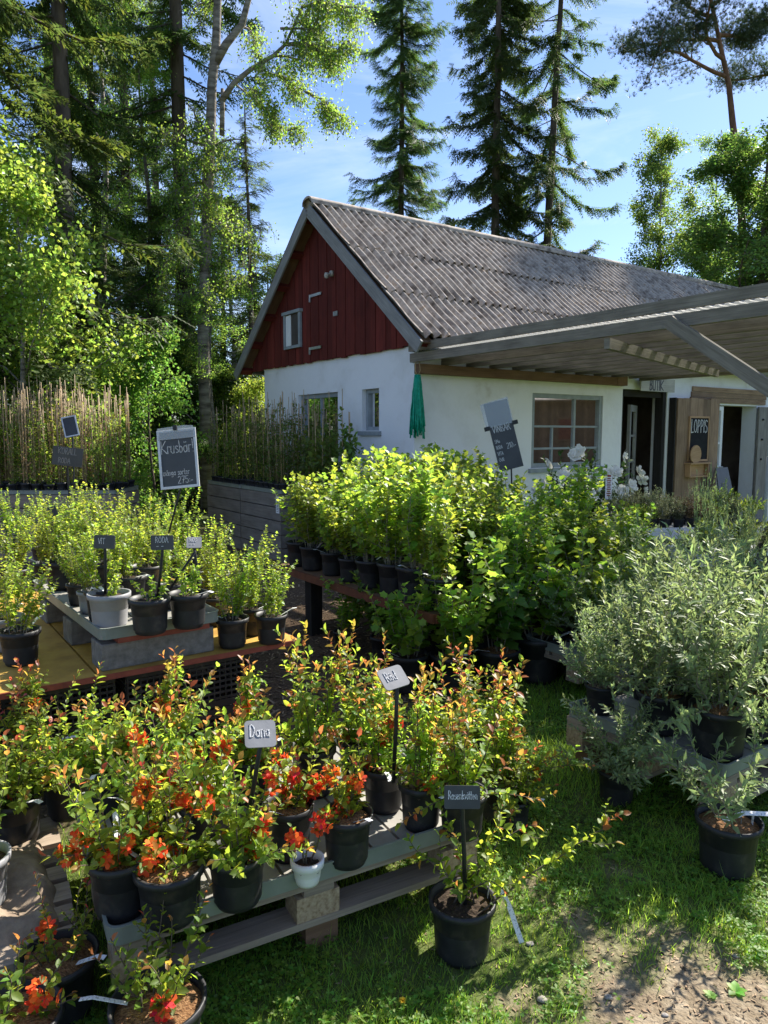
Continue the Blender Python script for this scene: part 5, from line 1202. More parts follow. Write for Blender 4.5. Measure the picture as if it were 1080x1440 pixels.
for k in range(2):
    for i in range(10):
        for j in range(4):
            nm = ('bin at the left edge', 'bin left of the gooseberry sign')[k]
            CLL.put((0, 1, 1, 2, 0)[(i * 3 + j + k) % 5], lb(1.61 * k + .10 + i * .155 + rnd.uniform(-.02, .02), .10 + j * .21, BIN_P), f'sunlit cane plant, {ORD[i]} from left in {("front", "second", "third", "back")[j]} row of {nm}', None, (1, 1, rnd.uniform(.92, 1.16)))
# tall leafy climbers between the bin and the gable window
KT = Kind('tall_climber', 'staked plant', 'tall leafy climbers by the gable window', [mk_climb(8, 2, 46, 'climber', 1.8, .085, .11, .2, .045), mk_climb(9, 3, 36, 'climber', 1.75, .08, .11, .2, .045)])
for k, (px, d, lab, z0) in enumerate(((452, 8.7, 'tall leafy climber in front of the gable window', .25), (487, 8.6, 'tall leafy climber right of the gable window, nearest the house corner', .25), (428, 9.1, 'tall leafy climber at the end of the bin with paper label', .3), (468, 9.2, 'tall leafy climber close to the white wall under the gable', .25))):
    p = atd(px, 700, d); p[2] = z0 * 0; KT.put(k, p, lab, None, (1.15, 1.15, 1.12))

# --- herbs
def mk_herb(seed, leafm, h, n, spread, leaf, size, sp=.012):
    def f(root):
        mb = MB(); mb.lathe([(0, .002), (.04, .002), (.05, .075), (.054, .08), (.048, .08), (.042, .02)], 14); mb.build('pot', M['pot'], root, True)
        foliage_of(root, gen_shrub(seed + 700, n, h, spread, .035, .06, leaf, size, sp, 2, .05, .8, 2.0, .5, .3, .1, 0, 1.1, 0, .0015, .6, (0, 0), .4, .8), leafm, 'stem')
    return f
HE = Kind('potted_herb', 'potted herb', 'small potted herbs on the white tables', [mk_herb(1, 'herb', .13, 18, .6, T_QUAD, .022), mk_herb(2, 'herb_grey', .22, 16, .4, T_NARROW_W, .022), mk_herb(3, 'herb_brown', .17, 26, .45, T_NARROW_W, .016, .01), mk_herb(4, 'herb', .2, 12, .5, T_OVAL, .03)])
hx, hy = rot(HTA)
kinds = [(0, 'yellow green'), (0, 'yellow green'), (1, 'grey'), (1, 'grey'), (2, 'brown'), (2, 'brown'), (0, 'yellow green'), (1, 'grey'), (3, 'leafy')]
for i in range(9):
    for j in range(3):
        v, nm = kinds[i]
        if j == 2 and v == 0: v, nm = 1, 'grey'
        HE.put(v, HT + hx * (.09 + i * .134) + hy * (.09 + j * .2) + UP * .7605, f'small {nm} potted herb, {ORD[i]} from left in {("front", "middle", "back")[j]} row of herb table', None, rnd.uniform(.95, 1.25))
for i in range(8):
    for j in range(2):
        HE.put((3, 0, 3, 1)[(i + j) % 4], HT2 + hx * (.1 + i * .17) + hy * (.1 + j * .22) + UP * .6205, f'seedling pot, {ORD[i]} from the left in the {("front", "back")[j]} row of the lower table', None, rnd.uniform(.8, 1.1))
# --- peony with big white flowers under the shop window
def mk_peony(root):
    pot_mesh(.19, .3, 'pot', root, 'soil', 9)
    g = np.random.default_rng(8); s = gen_shrub(905, 30, 1.05, .55, .12, .28, T_OVAL, .085, .03, 1, .2, 1.1, 3.0, .4, .32, .08, 0, 1.1, 0, .006, .7, (0, 0), .45, .8)
    _, lines = foliage_of(root, s, 'peony')
    mb = MB(); P_, D_, S_ = [], [], []
    for k in range(15):
        a = -math.pi / 2 + g.uniform(-1.5, 1.5); zz = g.uniform(.85, 1.42); rr = .60 * math.sqrt(max(.1, 1 - ((zz - .85) / .72) ** 2)); p = np.array([math.cos(a) * rr, math.sin(a) * rr, zz]); d = nrm(np.array([math.cos(a), math.sin(a), .5]) + g.normal(0, .25, 3))
        for q in range(4): P_.append(p + d * .008 * q); D_.append(nrm(d + g.normal(0, .2, 3))); S_.append(.078 * (1 - .17 * q))
    mb.scatter(T_FLOWER, P_, D_, nrm(g.normal(0, 1, (len(P_), 3))), np.array(S_), 0); mb.scatter(T_TUFT, P_[::3], D_[::3], nrm(g.normal(0, 1, (len(P_[::3]), 3))), .02, 1)
    mb.build('blossoms', [M['petal_white'], M['stamen']], root, True)
    mb = MB(); mb.obox((.06, -.56, 1.05), (1, 0, 0), (0, 0, 1), (0, 1, 0), .035, .13, .001); t = mb.build('plant_tag', M['tagm'], root)
    mb = MB()
    for q in range(9): mb.obox((.06, -.5618, .96 + q * .022), (1, 0, 0), (0, 0, 1), (0, 1, 0), .016 + .006 * (q % 2), .006, .0006)
    mb.obox((.06, -.5618, 1.165), (1, 0, 0), (0, 0, 1), (0, 1, 0), .02, .01, .0006); mb.build('printed_lines', M['brick'], t)
    mb = MB(); mb.obox((-.24, -.56, .90), (1, 0, 0), (0, 0, 1), (0, 1, 0), .09, .02, .001); mb.build('plant_tag', M['tagm'], root)
p = atd(828, 640, 8.1); p[2] = 0
Kind('white_peony', 'peony', None, [mk_peony]).put(0, p, 'tall dark green peony with big white flowers under the shop window', 0.0, 1.0)

# ================================================================== SIGNS
def potp(px, py, z): return at(px, py, z)
b0 = atd(222, 790, 4.6); c0 = atd(251, 645, 4.6)
_, (c, ex, ez, n) = plant_sign((b0[0], b0[1], TPZ), c0, .255, .375, [('Krusbär!', -.44, .10, .082, .0045, .80), ('många sorter', -.43, -.27, .038, .003, .90), ('275:-', -.06, -.42, .046, .0034, 1.0)], 'big framed chalkboard reading Krusbär in a plastic sleeve, leaning right', -.12, .12, .10, .002, frame=.016, name='chalkboard_sign', group=None)
mb = MB(); mb.prism([c + ex * a + ez * b + n * .014 for a, b in ((-.122, .125), (.122, .125), (.116, .20), (.05, .207), (-.118, .20))], n, .001)
o = mb.build('plastic_sleeve', M['film'], bpy.data.objects['chalkboard_sign']); o.location = (0, 0, 0)
mb = MB(); mb.obox(c + ez * .196 + n * .016, ex, ez, n, .012, .016, .008); mb.build('clip', M['black_metal'], bpy.data.objects['chalkboard_sign'])
b0 = atd(100, 730, 5.4); plant_sign((b0[0], b0[1], BZ), atd(95, 642, 5.4), .22, .14, [('KORALL', -.32, .12, .045, .003, .9), ('RÖDA', -.30, -.36, .038, .003, 1.0)], 'black rectangular sign with faint writing before the left canes', .05, .02, -.12, .003, chalk='chalk_dim')
b0 = atd(104, 700, 5.8); plant_sign((b0[0], b0[1], BZ), atd(99, 600, 5.8), .11, .17, [], 'glossy slate in a clear sleeve above the black rectangular sign', .2, .3, .22, .004, frame=.01)
for px, py, bx_, by_, z, w, h, txt, lab, roll in ((147, 762, 148, 838, TPZ + .14, .10, .062, [('VIT', -.3, -.15, .026, .002, 1.0)], 'dark slate name sign in the light grey pot', -.03), (228, 763, 221, 842, TPZ + .14, .105, .066, [('RÖDA', -.30, .0, .026, .0024, 1.0), ('- -', -.25, -.36, .022, .002, 1.4)], 'black slate sign reading RÖDA in the middle pot', .03), (273, 763, 280, 834, TPZ + .14, .068, .066, [('RÖD', -.32, .05, .022, .0022, .9), ('- -', -.3, -.3, .02, .002, 1.0)], 'small sunlit grey slate sign reading RÖD in the right pot', -.02)):
    bp_ = at(bx_, by_, z); d = bp_[1]
    plant_sign(bp_, atd(px, py, d), w, h, txt, lab, -.1 if px < 260 else .25, .1 if px < 260 else .85, roll, .006, mat='slate' if px < 260 else 'slate_sunlit')
bp_ = at(232, 838, TPZ + .14); mb = MB(); e_ = atd(275, 775, bp_[1] + .02); mb.tube([bp_, bp_ * .5 + e_ * .5, e_], .006, 6); tag(mb.build('plant_stake', M['black_metal'], None, True), 'slanting black stake crossing between the RÖDA and RÖD signs', 'stake')
bp_ = at(345, 1165, FPZ + .17); plant_sign(bp_, atd(366, 1032, bp_[1] - .05), .088, .082, [('Dana', -.36, -.12, .038, .0026, .78)], 'tilted grey slate sign reading Dana among the orange blossoms', .35, .85, -.10, .012, mat='slate_sunlit')
bp_ = at(553, 1100, FPZ + .17); plant_sign(bp_, atd(553, 953, bp_[1] - .04), .088, .082, [('Röd', -.32, -.12, .034, .0026, .8)], 'pale sunlit square sign reading Röd above the bronze quinces', .3, .95, .22, .012, mat='slate_sunlit')
bp_ = ARCH_P + np.array([.008, -.01, .165]); plant_sign(bp_, atd(650, 1121, bp_[1] - .03), .107, .066, [('Rosenkvitten', -.40, -.08, .024, .0022, .74)], 'black slate sign reading Rosenkvitten in the pot on the grass', .05, .25, -.03, .005)
bp_ = atd(560, 850, 5.0); plant_sign((bp_[0], bp_[1] , CZ), atd(492, 752, 5.15) , .075, .05, [], 'tiny dark name sign among the currants at the table edge', -.4, .1, .2, .006) if False else None
bp_ = dl(.75, .70, FPZ + .15); plant_sign(bp_, atd(1082, 800, bp_[1]), .16, .13, [('Slån', -.42, -.2, .06, .003, .9)], 'dark slate sign at the right edge among the grey willows', -.2, .05, -.25, .006)
bp_ = atd(70, 780, 4.5); plant_sign((bp_[0], bp_[1], BZ), atd(72, 720, 4.5), .07, .06, [], 'small dark sign at the left in the gooseberries', .6, .1, .3, .006)
# tall chalkboard leaning on the currants
b0 = atd(722, 780, 6.3)
_, (c, ex, ez, n) = plant_sign((b0[0], b0[1], CZ), atd(708, 612, 6.3), .215, .60, [('VINBAR', -.40, .06, .060, .005, .88), ('SMÅ', -.42, -.09, .030, .003, .9), ('RÖDA', -.42, -.18, .030, .003, .8), ('VITA', -.42, -.27, .030, .003, .9), ('ÖVR', -.42, -.36, .030, .003, .9), ('210:-', .02, -.20, .048, .004, .85)], 'tall narrow chalkboard with plastic covered top and 210 price, leaning before the wall', .1, .1, .24, .003, name='price_board', group=None)
mb = MB(); mb.prism([c + ex * a + ez * b + n * .006 for a, b in ((-.135, .09), (.112, .085), (.112, .315), (-.14, .30))], n, .001); mb.build('plastic_sleeve', M['film'], bpy.data.objects['price_board'])
mb = MB()
for sg in (-1, 1): mb.obox(c + ex * (.125 * sg) + ez * .085, ex, ez, n, .024, .018, .012)
mb.build('clip', M['black_metal'], bpy.data.objects['price_board'])
# chalkboard and wall signs of the shop
def wall_board(name, o, w, h, lines, label, frame='pine_wood', fw=.03, mat='blackboard', chalk='chalk', n=-D2, ex=D1, th=.012, cat='sign', group=None, ez=UP):
    t = empty(name, o, 0, label, cat, group); Z = np.zeros(3); mb = MB(); mb.obox(Z, ex, ez, n, w / 2, h / 2, th / 2); b = mb.build('board', M[mat], t)
    if frame:
        mb = MB()
        for (u, v, a, b_) in ((-w / 2 - fw / 2, 0, fw / 2, h / 2 + fw), (w / 2 + fw / 2, 0, fw / 2, h / 2 + fw), (0, -h / 2 - fw / 2, w / 2, fw / 2), (0, h / 2 + fw / 2, w / 2, fw / 2)): mb.obox(ex * u + ez * v + n * .003, ex, ez, n, a, b_, th / 2 + .004)
        mb.build('frame', M[frame], t)
    mb = MB()
    for q, (s, x, y, size, sw, sq) in enumerate(lines): write(mb, s, ex * x + ez * y + n * (th / 2 + .001), ex, ez, n, size, sw, sq, .03, q)
    if mb.V: mb.build('lettering', M[chalk], b)
    return t
lo_ = wall_board('chalkboard', hp(5.64, -.14, 1.52), .50, .66, [('LOPPIS', -.235, .10, .20, .016, .79)], 'wooden framed chalkboard reading LOPPIS hung on the open plank door')
mb = MB(); mb.obox(D1 * -.06 - UP * .39 - D2 * .05, D1, D2, UP, .29, .06, .012); mb.obox(D1 * -.06 - UP * .60 - D2 * .03, D1, D2, UP, .25, .05, .012); mb.obox(D1 * -.06 - UP * .5 + D2 * .0, D1, UP, D2, .25, .1, .008); mb.obox(D1 * -.31 - UP * .5 - D2 * .03, D2, UP, D1, .05, .1, .012); mb.obox(D1 * .19 - UP * .5 - D2 * .03, D2, UP, D1, .05, .1, .012); mb.build('shelf', M['pine_wood'], lo_)
dk = MB(); cc = np.zeros(3); a = np.linspace(0, 2 * math.pi, 28, endpoint=False); dk.prism([D1 * .145 * math.cos(q) + UP * .145 * math.sin(q) for q in a], -D2, .018); tag(dk.build('wooden_disc', M['pine_wood'], None, loc=hp(5.46, -.205, 1.275)), 'round wooden disc standing on the little chalkboard shelf', 'board')
wall_board('shop_sign', hp(4.56, -.10, 2.33), .84, .19, [('BUTIK', -.22, -.075, .15, .020, .9)], 'weathered board sign reading BUTIK over the dark shop door', None, 0, 'sign_wood', 'slate', th=.022)
# A-board before the plank door
ab = empty('sandwich_board', hp(6.05, -.55, 0), 0, 'small dark sandwich board with chalk scribbles leaning before the plank door', 'sign'); tl_ = nrm(UP * .95 + D2 * .22)
mb = MB(); mb.prism([D1 * -.26, D1 * .26, D1 * .17 + tl_ * 1.08, D1 * -.17 + tl_ * 1.08], nrm(np.cross(D1, tl_)) , .016); bo = mb.build('board', M['slate'], ab)
mb = MB(); q = -nrm(np.cross(tl_, D1)); q = q if np.dot(q, -D2) > 0 else -q
for s, x, y, z_ in (('BÄR', -.1, .72, .10), ('210', -.1, .45, .10)):
    write(mb, s.replace('Ä', 'A'), D1 * x + tl_ * y + q * .018, D1, tl_, q, z_, .007, .8, .03, 3)
mb.build('lettering', M['chalk_dim'], bo)
mb = MB(); mb.beam(D1 * .15 + tl_ * 1.05 + D2 * .03, D1 * .22 + D2 * .52 - UP * .0, .03, .02); mb.beam(D1 * -.15 + tl_ * 1.05 + D2 * .03, D1 * -.22 + D2 * .52 - UP * .0, .03, .02); mb.build('rear_leg', M['grey_wood'], ab)
# twine hank hung on the wall corner
tw = empty('twine_hank', hp(-.03, -.10, 2.41), 0, 'hank of green twine hanging at the white house corner', 'twine')
g = np.random.default_rng(4); mb = MB()
for k in range(60):
    a = g.uniform(0, 6.28); r = .08 * math.sqrt(g.random()); ln = g.uniform(.55, .74); x0, y0 = r * math.cos(a), r * math.sin(a) * .6
    s_ = np.linspace(0, 1, 7)[:, None]; prof = .35 + .75 * np.sin(np.clip(s_ * 1.5, 0, 1.57)) + .12 * s_
    P = np.concatenate([x0 * prof + g.normal(0, .003, (7, 1)), y0 * prof + g.normal(0, .003, (7, 1)), -.13 - ln * s_], 1); mb.tube(P, .0085, 5)
mb.build('strands', M['hose'], tw, True)
mb = MB(); mb.tube([(0, 0, -.16), (-.03, 0, -.08), (-.02, 0, .02), (.02, 0, .02), (.03, 0, -.08), (0, 0, -.16)], .005, 6); mb.build('loop', M['cane'], tw, True)
# dark steel post with sloping arms at the right before the shutter
ps = empty('black_stand', tuple(atd(1066, 900, 8.3) * [1, 1, 0]), .2, 'black metal stand at the right edge before the white glazed door', 'stand'); mb = MB(); mb.tube([(0, 0, 0), (0, 0, 1.34)], .022, 8); mb.build('pole', M['grey_paint'], ps, True)
mb = MB(); mb.beam((0.02, -.03, 1.32), (.22, -.03, .62), .05, .03, (0, 1, 0)); mb.build('arm', M['black_metal'], ps)
# small garden details
for k, (px, py, lab) in enumerate(((566, 1408, 'yellow dandelion flower in the foreground grass'), (765, 1238, 'yellow dandelion flower beside the arching quince shoot'))):
    p = at(px, py, .05); z = p[2]; p[2] = 0; t = empty('dandelion', p, 0, lab, 'flower', 'dandelions in the lawn')
    mb = MB(); mb.tube([(0, 0, 0), (.004, 0, .03), (0, 0, .05)], .0015, 5); mb.build('stem', M['clover'], t)
    mb = MB(); g = np.random.default_rng(k); nn = 60; dd = nrm(np.stack([g.normal(0, 1, nn), g.normal(0, 1, nn), g.uniform(.1, 1.2, nn)], -1)); mb.scatter(T_NARROW_W, np.tile([0, 0, .05], (nn, 1)), dd, np.tile([.1, 0, 1.], (nn, 1)), .012); mb.build('flower_head', M['yellow'], t)
for k, (px, py, r, lab) in enumerate(((855, 1404, .012, 'small pale pebble on the bare soil near the lower edge'), (762, 1408, .014, 'round brown stone at the lower edge of the lawn'), (935, 1428, .009, 'tiny pebble on the sunlit soil in the lower right corner'), (745, 1330, .012, 'pale flat pebble in the shade of the lawn'), (1035, 1345, .010, 'small pebble at the right edge of the sunlit soil'))):
    mb = MB(); g = np.random.default_rng(k + 50); mb.lathe([(0, -.4), (.6, -.3), (1, .05), (.75, .45), (.3, .6), (0, .62)], 9); mb.V[0] = mb.V[0] * (r * (1 + g.normal(0, .08, (len(mb.V[0]), 1)))) * [1.2, .9, .8]
    p = at(px, py, .0); o = mb.build('pebble', M['stone'], None, True, (p[0], p[1], float(gz(p[0], p[1])) + r * .2)); tag(o, lab, 'stone', 'pebbles on the bare soil')
for k, (px, py, lab, sc) in enumerate(((1035, 1395, 'flat rosette weed on the sunlit soil at lower right', .6), (985, 1290, 'leafy weed at the edge of the shaded lawn at right', .6), (1000, 1400, 'small rosette weed left of the larger one on the soil', .4), (690, 1190, 'broad leaved weed beside the right corner of the front tray', 1.0), (930, 1290, 'clump of broad weeds between the dirt patch and the black pot', .65))):
    g = np.random.default_rng(k + 60); mb = MB(); nn = 9 + k % 3; a = np.arange(nn) * 2.4 + g.uniform(0, 1); dd = np.stack([np.cos(a), np.sin(a), g.uniform(.15, .7, nn)], -1); mb.scatter(tpl_oval(.34, .06, .3), np.zeros((nn, 3)), dd, np.tile([0, 0, 1.], (nn, 1)), g.uniform(.035, .065, nn) * sc)
    p = at(px, py, 0); o = mb.build('weed', M['clover'], None, True, (p[0], p[1], float(gz(p[0], p[1])))); tag(o, lab, 'weed', 'broad leaved weeds in the lawn')
# ================================================================== TREES
def spruce(seed, H, r0, rmax, z_from=.08, dens=1.0, droop=.5, gap=.0, mats=('spruce',), bark='bark_spruce', bare=0, tw=.30, sp=.16, tp=.62):
    def f(root):
        g = np.random.default_rng(seed + 1000)
        tr = MB(); z = np.linspace(0, H, 14); wob = np.cumsum(g.normal(0, .012 * H / 14, (14, 2)), 0); wob[0] = 0
        tr.tube(np.concatenate([wob, z[:, None]], 1), r0 * (1 - z / H) ** .85 + .012, 9); tr.build('trunk', M[bark], root, True)
        br = MB(); P_, D_, U_, S_, Mt = [], [], [], [], []
        zz = H * z_from
        while zz < H - .15:
            u = zz / H; x0 = np.interp(zz, z, wob[:, 0]); y0 = np.interp(zz, z, wob[:, 1])
            nbr = int(g.integers(3, 6)); a0 = g.uniform(0, 6.28)
            for k in range(nbr):
                if g.random() < gap: continue
                a = a0 + k * 6.283 / nbr + g.normal(0, .5); Lb = (rmax * (1 - u) ** tp * (.55 + .45 * min(1, (u - z_from) / .12 + .35)) + .12) * g.uniform(.4, 1.2)
                o = np.array([math.cos(a), math.sin(a), 0]); n = 8; s_ = np.linspace(0, 1, n)[:, None]
                slope = .35 * (u - .55) * 2 - droop * g.uniform(.3, .8)
                zj = zz + g.uniform(-.32, .32) * min(1, H / 14)
                P = np.array([x0, y0, zj]) + o * (Lb * s_) + UP * (Lb * (slope * s_ - droop * .35 * s_ ** 1.5 + (droop * .55 + .1) * s_ ** 3)) + g.normal(0, .02 * Lb, (n, 3)) * s_
                br.tube(P, np.linspace(.006 + .010 * Lb, .003, n), 4, cap=False)
                m_ = int(Lb / sp * 1.6 * dens) + 2; seg = np.linspace(.1 if g.random() > bare else .6, 1, m_)
                for t in seg:
                    q = P[min(int(t * (n - 1)), n - 2)]; q2 = P[min(int(t * (n - 1)) + 1, n - 1)]; fr = t * (n - 1) - int(t * (n - 1)); p = q + (q2 - q) * min(fr, 1)
                    side = np.array([-o[1], o[0], 0])
                    for sg in (-1, 1, 0):
                        d = o * g.uniform(.35, .9) + side * sg * g.uniform(.5, 1.0) - UP * g.uniform(.15, .5 + droop * (1.3 if sg == 0 else .9))
                        l = tw * g.uniform(.6, 1.25) * (.6 + .7 * min(1, Lb / 1.5)) * (1.0 if t < .85 else .75)
                        P_.append(p + g.normal(0, .03, 3)); D_.append(d); U_.append(UP + o * .4 + g.normal(0, .35, 3)); S_.append((l * .8, l, l)); Mt.append(0 if len(mats) == 1 or g.random() < .6 else 1)
            zz += (.16 + .30 * (1 - u)) * g.uniform(.7, 1.3) / max(dens, .6) * (H / 16) ** .35
        br.build('branches', M[bark], root, True)
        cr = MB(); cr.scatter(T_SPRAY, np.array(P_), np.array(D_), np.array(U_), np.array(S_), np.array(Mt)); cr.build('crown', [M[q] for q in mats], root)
    return f
def broad(seed, H, r0, leafm, z_from=.25, spread=.5, nl=14, nb=6, nt=6, per=13, leaf=.085, bark='bark_birch', hang=.0, trunk=None, up=.55, limb_l=.42, tpl=None, fill=1.0):
    def f(root):
        g = np.random.default_rng(seed + 2000)
        if trunk is None:
            n = 10; z = np.linspace(0, H * .97, n); w = np.cumsum(g.normal(0, .02 * H / n * 2, (n, 2)), 0); w[0] = 0; T = np.concatenate([w, z[:, None]], 1)
        else: T = np.array(trunk, float)
        tr = MB(); q = np.linspace(0, 1, len(T)); tr.tube(T, r0 * (1 - .88 * q), 10); tr.build('trunk', M[bark], root, True)
        br = MB(); P_, D_ = [], []
        ln = np.concatenate([[0], np.cumsum(np.linalg.norm(np.diff(T, axis=0), axis=1))]); ln /= ln[-1]
        def pt(u): return np.array([np.interp(u, ln, T[:, k]) for k in range(3)])
        for k in range(nl):
            u = z_from + (1 - z_from) * ((k + g.uniform(0, .8)) / nl) ** .9; a = k * 2.4 + g.normal(0, .35)
            L1 = H * limb_l * spread * (1.15 - .75 * (u - z_from) / (1 - z_from)) * g.uniform(.7, 1.15)
            d = np.array([math.cos(a), math.sin(a), up * g.uniform(.5, 1.4)]); A = stem_line(g, pt(u), d, L1, 7, .25 - hang * .4, .12, hang)
            br.tube(A, np.linspace(r0 * .32 * (1.2 - u), r0 * .05, len(A)), 6, cap=False)
            for j in range(nb):
                t = g.uniform(.2, 1.0); i = min(int(t * 7), 6); dd = nrm(A[i + 1] - A[i] + g.normal(0, .55, 3) * np.linalg.norm(A[i + 1] - A[i]) * 1.3)
                B = stem_line(g, A[i], dd, L1 * g.uniform(.25, .5), 5, .15 - hang * .6, .16, hang * 1.6); br.tube(B, np.linspace(r0 * .07, r0 * .025, len(B)), 4, cap=False)
                for q_ in range(nt):
                    i2 = int(g.integers(1, 6)); e = B[i2]; dd2 = nrm(g.normal(0, 1, 3) + nrm(B[-1] - B[0]) * .8 - UP * hang * 1.6); C_ = stem_line(g, e, dd2, L1 * g.uniform(.10, .24), 4, .1 - hang, .2, hang * 2)
                    br.tube(C_, r0 * .018, 3, cap=False)
                    m_ = g.poisson(per * fill * 2.6); tt = g.uniform(0, 4, m_); ii = np.minimum(tt.astype(int), 3); p = C_[ii] + (C_[ii + 1] - C_[ii]) * (tt - ii)[:, None]
                    P_.append(p + g.normal(0, leaf * 1.1, (m_, 3))); D_.append(g.normal(0, 1, (m_, 3)) + [0, 0, -.35])
        br.build('branches', M[bark], root, True)
        P_ = np.concatenate(P_); D_ = np.concatenate(D_); cr = MB(); cr.scatter(tpl or T_QUAD, P_, D_, g.normal(0, 1, P_.shape) + [0, 0, .5], leaf * .78 * g.uniform(.65, 1.2, len(P_))); cr.build('crown', M[leafm], root)
    return f
def pine_tree(seed, H, r0, trunk, limbs):
    def f(root):
        g = np.random.default_rng(seed + 3000); T = np.array(trunk, float); tr = MB(); tr.tube(T, r0 * (1 - .75 * np.linspace(0, 1, len(T))), 9); tr.build('trunk', M['bark_pine'], root, True)
        br = MB(); P_, D_ = [], []
        for (u, d, L1) in limbs:
            p0 = np.array([np.interp(u, np.linspace(0, 1, len(T)), T[:, k]) for k in range(3)]); A = stem_line(g, p0, d, L1, 8, .10, .16); br.tube(A, np.linspace(.06, .015, 9), 6, cap=False)
            for j in range(16):
                i = int(g.integers(2, 9)); i = min(i, 7); B = stem_line(g, A[i], nrm(nrm(A[i + 1] - A[i]) + g.normal(0, .7, 3) * [1, 1, .6] + [0, 0, .2]), L1 * g.uniform(.16, .36), 5, .2, .2); br.tube(B, np.linspace(.018, .006, 6), 4, cap=False)
                for q in range(7):
                    e = B[int(g.integers(2, 6))]; m_ = 9; P_.append(e + g.normal(0, .17, (m_, 3)) * [1.2, 1.2, .6]); D_.append(g.normal(0, .6, (m_, 3)) + [0, 0, .6])
        br.build('branches', M['bark_pine'], root, True); P_ = np.concatenate(P_); D_ = np.concatenate(D_); cr = MB(); cr.scatter(T_TUFT, P_, D_, g.normal(0, 1, P_.shape), g.uniform(.10, .17, len(P_))); cr.build('crown', M['pine'], root)
    return f
def tk(name, cat, group, mk): return Kind(name, cat, group, mk)
def tput(K, v, px, d, label, rz=None, sc=1.0, tilt=(0, 0), group=None):
    p = atd(px, 610, d); p[2] = -.05; return K.put(v, p, label, rz, sc, group, tilt)
FOREST = 'trees of the forest edge at the left'
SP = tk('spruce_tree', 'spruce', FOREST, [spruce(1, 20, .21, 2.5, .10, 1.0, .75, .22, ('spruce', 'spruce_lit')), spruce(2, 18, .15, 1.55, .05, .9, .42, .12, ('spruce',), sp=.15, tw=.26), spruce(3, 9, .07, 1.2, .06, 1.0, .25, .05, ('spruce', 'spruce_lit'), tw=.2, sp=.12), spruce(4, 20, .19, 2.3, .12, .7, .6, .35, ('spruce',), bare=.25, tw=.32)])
BI = tk('birch_tree', 'birch', FOREST, [broad(1, 13, .15, 'birch', .38, .50, 14, 6, 6, 13, .07, hang=.10), broad(2, 11, .10, 'birch', .18, .46, 16, 6, 5, 13, .07, hang=.16)])
LI = tk('leafy_tree', 'broadleaf tree', FOREST, [broad(11, 5.6, .06, 'lime', .10, .66, 20, 8, 6, 7, .095, 'bark_birch', limb_l=.46), broad(12, 9, .10, 'maple', .12, .62, 18, 7, 6, 14, .085, 'bark_spruce', limb_l=.46), broad(13, 8, .09, 'aspen', .15, .34, 18, 6, 6, 12, .075, 'bark_birch', up=1.1)])
BU = tk('forest_bush', 'bush', 'bushes under the forest trees', [broad(21, 3.0, .03, 'maple', .05, .85, 12, 6, 5, 12, .07, 'bark_spruce'), broad(22, 2.6, .03, 'lime', .05, .8, 12, 6, 5, 10, .065, 'bark_spruce')])
# left forest
tput(SP, 0, 268, 16.2, 'tall dark spruce with a thick trunk beside the pale birch trunk', 1.0, (1.0, 1.0, 1.05))
tput(SP, 0, -15, 11.5, 'big spruce with hanging branches at the left edge', 3.1, (1.35, 1.35, 1.1))
tput(SP, 0, 105, 14.0, 'spruce with drooping branches, second from the left edge', 5.0, (.9, .9, 1.0))
tput(SP, 3, 190, 19, 'sparse spruce behind the gooseberry sign, between drooping spruce and thick trunk', 2.0, (.9, .9, 1.0))
tput(SP, 1, 232, 24, 'distant narrow spruce just left of the thick trunk', 4.1, (1.2, 1.2, 1.0))
tput(SP, 2, 357, 15.5, 'small slim spruce between the birch and the red gable', .3, (.95, .95, .92))
tput(SP, 2, 318, 19, 'young spruce low behind the birch trunk', 2.3, (1.3, 1.3, .85))
tput(SP, 2, 215, 16, 'young spruce in the shade left of the thick trunk', 4.0, (1.5, 1.5, .75))
tput(SP, 0, 150, 19, 'drooping spruce in the middle of the left forest', 2.6, (1.0, 1.0, .72))
tput(SP, 3, 95, 17.5, 'sparse spruce behind the bright young tree', 4.6, (1.1, 1.1, .8))
tput(SP, 2, 130, 13.5, 'young spruce behind the left canes', 1.2, (1.4, 1.4, .6))
